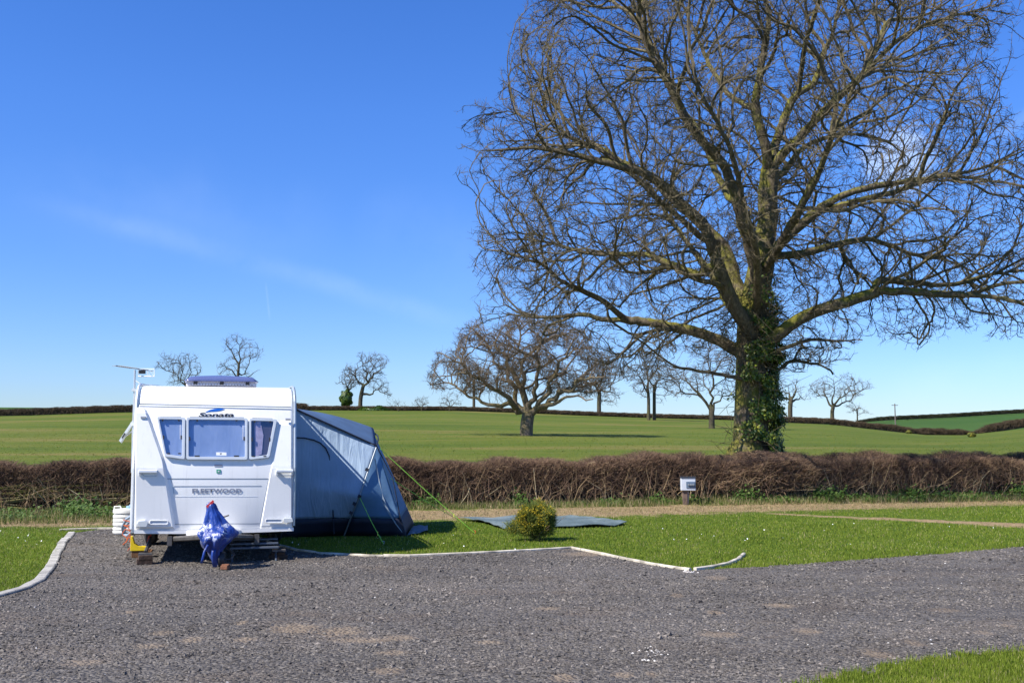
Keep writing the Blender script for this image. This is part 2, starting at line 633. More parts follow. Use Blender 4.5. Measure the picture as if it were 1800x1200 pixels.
def stones(name, X, Y, size, tone, mat_, z0=0.006, flat=0.6):
    n = len(X)
    S = np.repeat(OCT[None], n, 0)
    S = S * (size[:, None, None] * rng.uniform(0.55, 1.25, (n, 6, 1)))
    S += rng.normal(0, 0.22, S.shape) * size[:, None, None]
    S[:, :, 2] *= flat
    a = rng.uniform(0, 6.28, n)
    ca, sa = np.cos(a)[:, None], np.sin(a)[:, None]
    x = S[:, :, 0] * ca - S[:, :, 1] * sa
    y = S[:, :, 0] * sa + S[:, :, 1] * ca
    V = np.stack([x + X[:, None], y + Y[:, None], S[:, :, 2] + z0 + size[:, None] * 0.15], -1).reshape(-1, 3)
    Fc = (OF[None] + (np.arange(n) * 6)[:, None, None]).reshape(-1, 3)
    return npmesh(name, V, [Fc], mat_, attrs={'tone': np.repeat(tone, 6)})


n = 135000
d = 6.0 + (19.0 - 6.0) * rng.random(n) ** 1.15
x = (rng.random(n) * 2 - 1) * d * 0.53
ok = inpoly(x, d, GP)
x, d = x[ok], d[ok]
th_ = np.sin(x * 1.7 + 2 * np.sin(d * 1.3)) + np.sin(d * 2.9 + 1.7 * np.sin(x * 0.9)) + np.sin(x * 4.3 - d * 3.1) * 0.5
tk_ = np.sin(d * 2.1 - x * 0.22 + 0.8 * np.sin(x * 0.35)) * 0.5 + 0.5
ok = (rng.random(len(x)) > np.clip((th_ - 0.9) * 0.9, 0, 0.6)) & (rng.random(len(x)) > tk_ ** 3 * 0.55) & (rng.random(len(x)) > patch_mask(x, d) * 1.1)
x, d = x[ok], d[ok]
n = len(x)
size = rng.lognormal(math.log(0.0088), 0.45, n).clip(0.004, 0.028) * np.interp(d, [6, 18], [0.9, 1.25])
tone = rng.beta(2.4, 2.6, n) * 0.82
tone[(rng.random(n) < 0.003) & (size < 0.012)] = 1.0
# clusters of white limestone chips
cx, cy = G(1140, 1146)[:2]; k = 34
x[:k] = cx + rng.normal(0, 0.06, k); d[:k] = cy + rng.normal(0, 0.10, k); size[:k] = rng.uniform(.005, .013, k); tone[:k] = 1
cx, cy = G(1133, 1162)[:2]
x[k:k + 6] = cx + rng.normal(0, 0.03, 6); d[k:k + 6] = cy + rng.normal(0, 0.012, 6); size[k:k + 6] = .014; tone[k:k + 6] = 1
cx, cy = G(1214, 1007)[:2]
x[50:56] = cx + rng.normal(0, 0.05, 6); d[50:56] = cy + rng.normal(0, 0.05, 6); size[50:56] = .03; tone[50:56] = 1
M_stone = tonemat('loose_gravel', [(0.0, (0.030, 0.027, 0.026)), (0.3, (0.098, 0.086, 0.073)), (0.6, (0.177, 0.156, 0.134)), (0.85, (0.27, 0.23, 0.195)), (0.97, (0.6, 0.57, 0.52))], 0.85, 0.3, nscale=0.6)
o = stones('loose_gravel', x, d, size, tone, M_stone)
tag(o, 'dark grey loose stones scattered over the gravel road', 'gravel', kind='stuff')


# ------------------------------------------------------------------ kerbs
def kerb(name, pts, w, h, mat_, label, stone=0.9, z=0.0, jit=0.012):
    pts = [np.array(p) for p in pts]
    # resample into stones
    dense = []
    for a, b_ in zip(pts[:-1], pts[1:]):
        n_ = max(1, int(np.linalg.norm(b_ - a) / 0.15))
        for k in range(n_): dense.append(a + (b_ - a) * k / n_)
    dense.append(pts[-1])
    acc = 0; cur = [dense[0]]; segs = []
    for a, b_ in zip(dense[:-1], dense[1:]):
        acc += np.linalg.norm(b_ - a); cur.append(b_)
        if acc > stone:
            segs.append(cur); cur = [b_ + (b_ - a) * 0.04]; acc = 0
    if len(cur) > 1: segs.append(cur)
    mb = MB()
    for sg in segs:
        dz = random.uniform(-jit, jit) * 0.5; off = random.uniform(-jit, jit)
        ring = []
        for i, p in enumerate(sg):
            dd = sg[min(i + 1, len(sg) - 1)] - sg[max(i - 1, 0)]
            dd = dd / np.linalg.norm(dd)
            nn = np.array([-dd[1], dd[0]])
            p = p + nn * off
            for (s, zz) in ((-w / 2, z), (-w / 2, h), (-w / 2 + 0.012, h + 0.008), (w / 2 - 0.012, h + 0.008), (w / 2, h), (w / 2, z)):
                ring.append((*(p + nn * s), zz + dz + random.uniform(-.002, .002)))
        fs = []
        for i in range(len(sg) - 1):
            for k in range(5):
                fs.append((i * 6 + k, i * 6 + k + 1, (i + 1) * 6 + k + 1, (i + 1) * 6 + k))
        fs.append(tuple(range(6))); L = (len(sg) - 1) * 6
        fs.append(tuple(L + k for k in reversed(range(6))))
        mb.add(ring, fs)
    o = mb.build(name, mat_)
    return tag(o, kind='structure', label=label)


M_kerb1 = simple('concrete_kerb', (0.33, 0.31, 0.27), 0.9, var=0.35, scale=5, bmp=0.5, bscale=40, kind='Object')
M_kerb2 = simple('pale_kerb', (0.47, 0.42, 0.33), 0.9, var=0.5, scale=5, bmp=0.4, bscale=60, kind='Object')
kerb('kerb', kl, 0.115, 0.028, M_kerb1, 'grey concrete kerb curving round the left lawn')
kerb('kerb', kc, 0.045, 0.026, M_kerb2, 'pale narrow kerb between the gravel pitch and the awning lawn', stone=1.0, jit=0.006)
kerb('kerb', gpts([(1222, 1002.5), (1250, 999), (1280, 993), (1298, 985), (1308, 976)]), 0.05, 0.035, M_kerb2, 'short curved pale kerb sunk in the lawn', stone=1.2, jit=0.004)
kerb('kerb', [np.array([-7.95, 18.6]), np.array([-7.4, 18.9]), np.array([-6.0, 18.95])], 0.05, 0.03, M_kerb2, 'pale kerb line at the back of the pitch behind the barrel', stone=2, jit=0.004)

# groundsheet outline and tent footprint for keeping grass off
TARP = np.array(gpts([(806, 914), (905, 911.5), (1003, 911), (1050, 915), (1102, 922), (1081, 926), (1020, 928), (955, 929.5), (888, 932), (868, 926), (849, 920)]))
TENT_FP = np.array([(-3.9, 17.2), (-1.75, 17.55), (-1.9, 20.6), (-4.6, 20.0)])


# ------------------------------------------------------------------ grass
def blades(name, X, Y, Z, L, W, tone, mat_, lean=0.5):
    n = len(X)
    a = rng.uniform(0, 2 * np.pi, n)
    wx, wy = np.cos(a) * W / 2, np.sin(a) * W / 2
    la = rng.uniform(0, 2 * np.pi, n); ln = np.abs(rng.normal(0, lean, n)).clip(0, 1.3) * L
    V = np.empty((n, 3, 3))
    V[:, 0] = np.stack([X - wx, Y - wy, Z], 1)
    V[:, 1] = np.stack([X + wx, Y + wy, Z], 1)
    V[:, 2] = np.stack([X + np.cos(la) * ln, Y + np.sin(la) * ln, Z + np.sqrt(np.maximum(L * L - ln * ln, (0.35 * L) ** 2))], 1)
    return npmesh(name, V.reshape(-1, 3), [np.arange(3 * n).reshape(-1, 3)], mat_, attrs={'tone': np.repeat(tone, 3)})


M_grass = tonemat('grass_blades', [(0.0, (0.07, 0.11, 0.010)), (0.3, (0.135, 0.19, 0.015)), (0.65, (0.20, 0.255, 0.025)), (0.88, (0.29, 0.30, 0.055)), (1.0, (0.42, 0.35, 0.17))],
                  0.7, 0.25, 0.35, nscale=0.9)
n = 760000
u = rng.random(n)
d = 1.0 / (1 / 6.2 - u * (1 / 6.2 - 1 / 26.5))
x = (rng.random(n) * 2 - 1) * (d * 0.52 + 1.6)
yst = 22.9 + 0.31 * x
ok = ~inpoly(x, d, GP) & ~inpoly(x, d, TARP) & ~inpoly(x, d, TENT_FP) & (d < yst + 1.8)
em_ = earth_mask(x, d)
ok &= rng.random(n) > em_ * 1.25
x, d = x[ok], d[ok]; n = len(x)
W = 0.0035 + 0.00045 * d
L = rng.uniform(0.018, 0.038, n) * (1 + 0.012 * d) * np.interp(np.sin(x * 1.3) * np.sin(d * 1.1 + x), [-1, 1], [0.8, 1.2])
tone = np.clip(rng.normal(0.48, 0.17, n), 0, 0.92)
dry = rng.random(n) < 0.05
tone[dry] = 1.0
o = blades('grass', x, d, np.asarray(hgt(x, d)), L, W * rng.uniform(0.7, 1.3, n), tone, M_grass)
tag(o, 'short mown green lawn grass either side of the gravel', 'grass', kind='stuff')

# tufts of longer grass hugging gravel edges
edge = np.array(gpts(EDGE_R) + [])
ed = np.array(wiggle(gpts(EDGE_R), 0.004, 0.05, 9) + wiggle(gpts(EDGE_B), 0.004, 0.06, 10) +
              wiggle([q for q in kc[2:]], 0.012, 0.0, 11))
n0 = len(ed)
kcn = len(wiggle([q for q in kc[2:]], 0.012, 0.0, 11))
ed[n0 - kcn:, 1] += 0.06 + np.abs(rng.normal(0, 0.02, kcn))
ed = ed[(ed[:, 1] > 6.4) & (ed[:, 1] < 20)]
n = len(ed)
o = blades('grass', ed[:, 0], ed[:, 1], np.full(n, 0.0), rng.uniform(0.03, 0.075, n), np.full(n, 0.009), np.clip(rng.normal(0.5, 0.2, n), 0, 0.97), M_grass, 0.6)
tag(o, 'longer ragged grass along the edges of the gravel', 'grass', kind='stuff')

# daisies
n = 1500
u = rng.random(n)
d = 1.0 / (1 / 7.0 - u * (1 / 7.0 - 1 / 22.0))
x = (rng.random(n) * 2 - 1) * d * 0.52
cl_ = np.sin(x * 1.1 + 0.6) * np.cos(d * 0.9) + rng.normal(0, 0.45, n)
ok = ~inpoly(x, d, GP) & ~inpoly(x, d, TARP) & ~inpoly(x, d, TENT_FP) & (earth_mask(x, d) < 0.1) & (cl_ > 0.55) & (d < 22) & (d > 9)
x, d = x[ok], d[ok]; n = len(x)
ring = 6
a = np.arange(ring) * 2 * np.pi / ring
rad = rng.uniform(0.006, 0.011, n)
tl = rng.normal(0, 0.35, (n, 2))
dx = np.cos(a)[None] * rad[:, None]; dy = np.sin(a)[None] * rad[:, None]
V = np.stack([x[:, None] + dx, d[:, None] + dy, 0.042 + dx * tl[:, :1] + dy * (0.5 + tl[:, 1:])], -1).reshape(-1, 3)
fc = np.arange(n * ring).reshape(-1, ring)
M_daisy = simple('daisy_petals', (0.8, 0.8, 0.76), 0.7)
o = npmesh('daisies', V, [fc], M_daisy)
tag(o, 'tiny white daisies dotted through the lawns', 'daisies', kind='stuff')


# ------------------------------------------------------------------ sticks (twigs in bulk)
def sticks(P0, P1, P2, r0, tone, n_side=3):
    """bent tapering sticks; returns V, F, tone"""
    n = len(P0)
    out = []
    ref = np.array([0.31, 0.83, 0.46])
    for (p, q, rr) in ((P0, P1, r0), (P1, P2, r0 * 0.75), (P2, P1, r0 * 0.35)):
        dd = q - p
        dd = dd / np.maximum(np.linalg.norm(dd, axis=1, keepdims=True), 1e-9)
        if rr is not None and p is P2: dd = -dd
        a = np.cross(dd, ref); a /= np.maximum(np.linalg.norm(a, axis=1, keepdims=True), 1e-9)
        b_ = np.cross(dd, a)
        ang = np.arange(n_side) * 2 * np.pi / n_side
        ringv = p[:, None] + (a[:, None] * np.cos(ang)[None, :, None] + b_[:, None] * np.sin(ang)[None, :, None]) * rr[:, None, None]
        out.append(ringv)
    V = np.concatenate(out, 1)  # n, 3*ns, 3
    fs = []
    for lv in range(2):
        for k in range(n_side):
            fs.append((lv * n_side + k, lv * n_side + (k + 1) % n_side, (lv + 1) * n_side + (k + 1) % n_side, (lv + 1) * n_side + k))
    fs = np.array(fs)
    Fq = (fs[None] + (np.arange(n) * 3 * n_side)[:, None, None]).reshape(-1, 4)
    return V.reshape(-1, 3), Fq, np.repeat(tone, 3 * n_side)


# ------------------------------------------------------------------ trees
def colonize(pos, par, att, step, kill, infl, iters, jit, rg, up=0.0, maxn=90000, cen=None, cw=0.0, mom=0.5):
    pos = [np.asarray(pos, np.float32)]
    par = list(par)
    allp = pos[0]
    kids = np.zeros(len(par), int)
    for p_ in par:
        if p_ >= 0: kids[p_] += 1
    att = np.asarray(att, np.float32)

    def nearest(A, B):
        bi = np.empty(len(A), np.int64); bd = np.empty(len(A), np.float32)
        b2 = (B * B).sum(1)
        for s in range(0, len(A), 6000):
            a = A[s:s + 6000]
            D = (a * a).sum(1)[:, None] + b2[None] - 2 * a @ B.T
            i = D.argmin(1)
            bi[s:s + 6000] = i; bd[s:s + 6000] = D[np.arange(len(a)), i]
        return bi, np.sqrt(np.maximum(bd, 0))
    c0 = allp.mean(0)
    ni, nd = nearest(att - c0, allp - c0)
    momentum = np.zeros((len(allp), 3), np.float32)
    for i, p_ in enumerate(par):
        if p_ >= 0:
            v = allp[i] - allp[p_]; momentum[i] = v / max(np.linalg.norm(v), 1e-6)
    for it in range(iters):
        act = nd < infl
        if not act.any(): break
        idn = ni[act]
        v = att[act] - allp[idn]
        v /= np.maximum(np.linalg.norm(v, axis=1, keepdims=True), 1e-6)
        S = np.zeros((len(allp), 3), np.float32)
        np.add.at(S, idn, v)
        cand = np.unique(idn)
        cand = cand[kids[cand] < 3]
        if len(cand) == 0: break
        dv = S[cand]
        dv /= np.maximum(np.linalg.norm(dv, axis=1, keepdims=True), 1e-6)
        dv = dv + rg.normal(0, jit, dv.shape) + momentum[cand] * mom
        dv[:, 2] += up
        if cen is not None:
            o_ = allp[cand] - cen
            dv = dv + cw * o_ / np.maximum(np.linalg.norm(o_, axis=1, keepdims=True), 1e-6)
        dv /= np.maximum(np.linalg.norm(dv, axis=1, keepdims=True), 1e-6)
        st = step * rg.uniform(0.75, 1.25, (len(cand), 1))
        newp = (allp[cand] + dv * st).astype(np.float32)
        kids[cand] += 1
        base = len(allp)
        par.extend(cand.tolist())
        allp = np.concatenate([allp, newp])
        kids = np.concatenate([kids, np.zeros(len(newp), int)])
        momentum = np.concatenate([momentum, dv.astype(np.float32)])
        bi, bd = nearest(att - c0, newp - c0)
        upd = bd < nd
        ni[upd] = bi[upd] + base; nd[upd] = bd[upd]
        keep = nd > kill
        att = att[keep]; ni = ni[keep]; nd = nd[keep]
        if len(att) == 0 or len(allp) > maxn: break
    return allp.astype(float), np.array(par)


def radii(pos, par, rtip, ex, minr=None):
    n = len(par)
    acc = np.zeros(n)
    best = np.zeros(n); main = np.full(n, -1)
    r = np.zeros(n)
    for i in range(n - 1, -1, -1):
        ri = rtip if acc[i] == 0 else acc[i] ** (1 / ex)
        if minr is not None and i < len(minr): ri = min(max(ri, minr[i] * 0.85), minr[i] * 1.1)
        r[i] = ri
        p = par[i]
        if p >= 0:
            acc[p] += ri ** ex
            if ri > best[p]: best[p] = ri; main[p] = i
    for i in range(n):
        p = par[i]
        if p >= 0: r[i] = min(r[i], r[p] * (0.99 if main[p] == i else 0.72))
    return r, main


def branch_mesh(pos, par, r, main, sel, ns):
    """vectorised tubes for edges (child indices sel)"""
    sel = np.asarray(sel)
    n = len(pos)
    d = np.zeros((n, 3))
    has = par >= 0
    d[has] = pos[has] - pos[par[has]]
    d[~has] = (0, 0, 1)
    nxt = main.copy()
    ok = nxt >= 0
    dn = np.zeros((n, 3)); dn[ok] = pos[nxt[ok]] - pos[ok]
    un = lambda v: v / np.maximum(np.linalg.norm(v, axis=-1, keepdims=True), 1e-9)
    fr = un(un(d) + un(dn) * ok[:, None])
    ref = un(np.array([0.25, 0.93, 0.15]))
    ang = np.arange(ns) * 2 * np.pi / ns

    def rings(c, dr, rr):
        a = un(np.cross(dr, ref)); b_ = np.cross(dr, a)
        return c[:, None] + (a[:, None] * np.cos(ang)[None, :, None] + b_[:, None] * np.sin(ang)[None, :, None]) * rr[:, None, None]
    m_ = len(sel)
    endr = rings(pos[sel], fr[sel], r[sel])
    slot = np.full(n, -1); slot[sel] = np.arange(m_)
    p = par[sel]
    share = (main[p] == sel) & (slot[p] >= 0)
    st = np.where(share, slot[p], -1)
    ns_idx = np.where(~share)[0]
    sd = un(pos[sel[ns_idx]] - pos[p[ns_idx]])
    srad = np.where(main[p[ns_idx]] == sel[ns_idx], r[p[ns_idx]], np.minimum(r[sel[ns_idx]] * 1.35, r[p[ns_idx]]))
    sr = rings(pos[p[ns_idx]], np.where((main[p[ns_idx]] == sel[ns_idx])[:, None], fr[p[ns_idx]], sd), srad)
    st[ns_idx] = m_ + np.arange(len(ns_idx))
    V = np.concatenate([endr, sr]).reshape(-1, 3)
    k = np.arange(ns); k2 = (k + 1) % ns
    e = np.arange(m_)
    Fq = np.stack([st[:, None] * ns + k, st[:, None] * ns + k2, e[:, None] * ns + k2, e[:, None] * ns + k], -1).reshape(-1, 4)
    rad = np.repeat(np.concatenate([r[sel], srad]), ns)
    return V, Fq, rad


def limbs_to_nodes(limbs, step):
    """limbs: list of (list of (xyz), r0, r1). Resampled, attached to nearest existing node."""
    pos = []; par = []; mr = []
    for li, (pts, r0, r1) in enumerate(limbs):
        pts = [np.array(p, float) for p in pts]
        # catmull-rom resample
        dense = []
        for i in range(len(pts) - 1):
            p0 = pts[max(i - 1, 0)]; p1 = pts[i]; p2 = pts[i + 1]; p3 = pts[min(i + 2, len(pts) - 1)]
            n_ = max(1, int(round(np.linalg.norm(p2 - p1) / step)))
            for k in range(n_):
                t = k / n_
                dense.append(0.5 * ((2 * p1) + (-p0 + p2) * t + (2 * p0 - 5 * p1 + 4 * p2 - p3) * t * t + (-p0 + 3 * p1 - 3 * p2 + p3) * t ** 3))
        dense.append(pts[-1])
        if li == 0:
            cur = -1
        else:
            A = np.array(pos)
            cur = int(np.argmin(((A - dense[0]) ** 2).sum(1)))
            if np.linalg.norm(A[cur] - dense[0]) < step * 0.9: dense = dense[1:]
        nd = len(dense)
        for k, q in enumerate(dense):
            t = k / max(1, nd - 1)
            wob = rng.normal(0, 0.06 * step, 3) if 0 < k and li > 0 else 0
            pos.append(q + wob); par.append(cur); mr.append(r0 + (r1 - r0) * t ** 0.8 + (r0 * 0.22 * math.exp(-t * 9) if li == 0 else 0))
            cur = len(pos) - 1
    return np.array(pos), par, np.array(mr)


def bark(name, dark, light, twig, moss, mossamt):
    m, nt, b = newmat(name)
    v = coords(nt, 'World', scale=(1, 1, 0.35))
    c = ramp(nt, noise(nt, v, 14, 6, 0.7), [(0.3, dark), (0.7, light)])
    if mossamt > 0:
        geo = N(nt, 'ShaderNodeNewGeometry')
        sp = N(nt, 'ShaderNodeSeparateXYZ'); nt.links.new(geo.outputs['Normal'], sp.inputs[0])
        upn = math_(nt, 'ADD', math_(nt, 'MULTIPLY', sp.outputs[2], 0.22), math_(nt, 'MULTIPLY', sp.outputs[0], -0.10))
        mk = math_(nt, 'ADD', upn, noise(nt, coords(nt, 'World'), 1.6, 5, 0.65))
        mk = maprange(nt, mk, 0.50, 0.66, 0, mossamt)
        mk = math_(nt, 'MULTIPLY', mk, maprange(nt, attr(nt, 'rad'), 0.03, 0.10))
        c = mixc(nt, mk, c, ramp(nt, noise(nt, v, 30, 3), [(0.3, tuple(q * 0.6 for q in moss)), (0.7, moss)]))
    tw = maprange(nt, attr(nt, 'rad'), 0.012, 0.05, 1, 0)
    c = mixc(nt, tw, c, twig)
    nt.links.new(c, b.inputs['Base Color'])
    b.inputs['Roughness'].default_value = 0.9
    b.inputs['Specular IOR Level'].default_value = 0.15
    bump(nt, b, noise(nt, coords(nt, 'World', scale=(1, 1, 0.22)), 11, 6, 0.8), 1.0, 0.06)
    return m


M_oak = bark('oak_bark', (0.045, 0.036, 0.026), (0.26, 0.205, 0.135), (0.14, 0.115, 0.068), (0.25, 0.235, 0.04), 0.9)
M_far = bark('far_bark', (0.045, 0.038, 0.026), (0.12, 0.10, 0.07), (0.115, 0.095, 0.072), (0.10, 0.11, 0.03), 0.5)


def twig_spray(pos, par, r, rmax, per, ln, rad, rg, seg_jit=0.5, up=0.15):
    """crooked fine twigs off thin branches"""
    has = (par >= 0) & (r < rmax)
    idx_ = np.where(has)[0]
    idx_ = np.repeat(idx_, per)
    idx_ = idx_[rg.random(len(idx_)) < 0.85]
    n = len(idx_)
    dr = pos[idx_] - pos[par[idx_]]
    dr /= np.maximum(np.linalg.norm(dr, axis=1, keepdims=True), 1e-9)
    P0 = pos[idx_] - dr * rg.uniform(0, 1, (n, 1)) * np.linalg.norm(pos[idx_] - pos[par[idx_]], axis=1, keepdims=True)
    l = ln * rg.uniform(0.4, 1.2, (n, 1))
    d1 = dr + rg.normal(0, 0.65, (n, 3)); d1[:, 2] += up; d1 /= np.linalg.norm(d1, axis=1, keepdims=True)
    P1 = P0 + d1 * l * 0.5
    d2 = d1 + rg.normal(0, seg_jit, (n, 3)); d2[:, 2] += up * 1.5; d2 /= np.linalg.norm(d2, axis=1, keepdims=True)
    P2 = P1 + d2 * l * 0.5
    return P0, P1, P2, np.full(n, rad)


def build_tree(name, label, cat, limbs, att, step, kill, infl, iters, jit, rtip, ex, mat_, root_loc,
               seed=1, up=0.05, rsplit=0.09, twig=(0.05, 2, 0.4, 0.005), group=None, sub=True, maxn=90000, coarse=(0.07, 4.0), cwt=(0.35, 0.3)):
    rg = np.random.default_rng(seed)
    pos, par, mr = limbs_to_nodes(limbs, step)
    c0 = np.array(limbs[0][0][-1], float)
    n1 = max(40, int(len(att) * coarse[0]))
    pos, par = colonize(pos, par, att[:n1], step * 1.2, step * coarse[1], infl * 1.6, 60, jit * 0.75, rg, up, maxn, c0, cwt[0])
    pos, par = colonize(pos, list(par), att, step, kill, infl, iters, jit, rg, up, maxn, c0, cwt[1])
    r, main = radii(pos, par, rtip, ex, mr)
    root = empty(name, tuple(root_loc))
    tag(root, label, cat, group)
    off = np.array(root_loc)
    edges = np.where(par >= 0)[0]
    thick = edges[r[edges] >= rsplit]
    thin1 = edges[(r[edges] < rsplit) & (r[edges] >= 0.022)]
    thin2 = edges[(r[edges] < 0.022)]
    if len(thick):
        # flare the foot of the trunk
        V, Fq, rd = branch_mesh(pos, par, r, main, thick, 12)
        npmesh('trunk', V - off, [Fq], mat_, root, True, {'rad': rd})
    Vs = []; Fs = []; Rs = []; o_ = 0
    for sl_, ns in ((thin1, 5), (thin2, 3)):
        if len(sl_):
            V, Fq, rd = branch_mesh(pos, par, r, main, sl_, ns)
            Vs.append(V); Fs.append(Fq + o_); Rs.append(rd); o_ += len(V)
    if twig:
        P0, P1, P2, rr = twig_spray(pos, par, r, twig[0], twig[1], twig[2], twig[3], rg)
        V, Fq, tn = sticks(P0, P1, P2, rr, rr)
        Vs.append(V); Fs.append(Fq + o_); Rs.append(tn); o_ += len(V)
        if len(twig) > 4:   # twigs on twigs
            n = len(P0)
            sel = rg.random(n) < twig[4]
            A = P1[sel]; d1 = P2[sel] - P1[sel]; l = np.linalg.norm(d1, axis=1, keepdims=True)
            d1 = d1 / np.maximum(l, 1e-9) + rg.normal(0, 0.7, d1.shape); d1 /= np.linalg.norm(d1, axis=1, keepdims=True)
            B = A + d1 * l * 0.6; d2 = d1 + rg.normal(0, 0.5, d1.shape); d2 /= np.linalg.norm(d2, axis=1, keepdims=True)
            C = B + d2 * l * 0.5
            V, Fq, tn = sticks(A, B, C, np.full(len(A), twig[3] * 0.8), np.full(len(A), twig[3]))
            Vs.append(V); Fs.append(Fq + o_); Rs.append(tn); o_ += len(V)
    npmesh('crown', np.concatenate(Vs) - off, [np.concatenate(Fs)], mat_, root, False, {'rad': np.concatenate(Rs)})
    print('TREE', name, len(pos), 'nodes', o_, 'verts')
    return root


def envelope_points(polys, n, Y0, depth, rg, hug=0.0, edge=60.0):
    """points inside a traced outline (pixels at distance Y0), given real depth"""
    poly = np.array(polys, float)
    x0, y0 = poly.min(0); x1, y1 = poly.max(0)
    out = []
    while len(out) < n:
        px = rg.uniform(x0, x1, n); py = rg.uniform(y0, y1, n)
        ok = inpoly(px, py, poly)
        px, py = px[ok], py[ok]
        # distance to outline
        dd = np.full(len(px), 1e9)
        for a, b_ in zip(poly, np.roll(poly, -1, 0)):
            e = b_ - a; t = np.clip(((px - a[0]) * e[0] + (py - a[1]) * e[1]) / (e @ e), 0, 1)
            dd = np.minimum(dd, np.hypot(px - a[0] - t * e[0], py - a[1] - t * e[1]))
        q = np.clip(dd / edge, 0, 1)
        half = depth * np.sqrt(1 - (1 - q) ** 2)
        s = rg.uniform(-1, 1, len(px))
        s = np.sign(s) * np.abs(s) ** (1 - hug)
        dep = s * half
        for a, b_, c_ in zip(px, py, dep): out.append((a, b_, Y0 + c_))
    out = np.array(out[:n])
    y = (600 - out[:, 1]) / F
    dirx = (out[:, 0] - 900) / F; diry = CP - y * SP; dirz = SP + y * CP
    # keep outline size constant with depth: place on the Y0 plane, then shift along Y
    t = Y0 / diry
    return np.stack([dirx * t, out[:, 2], H + dirz * t], 1)


def L(pts, d0, d1, r0, r1, Y0):
    """limb traced in pixels at Y0, drifting in depth from d0 to d1 metres"""
    res = []
    n = len(pts)
    for i, p in enumerate(pts):
        q = P(p[0], p[1], Y0)
        q = q + np.array([0, d0 + (d1 - d0) * (i / max(1, n - 1)) ** 0.8, 0])
        res.append(q)
    return (res, r0, r1)


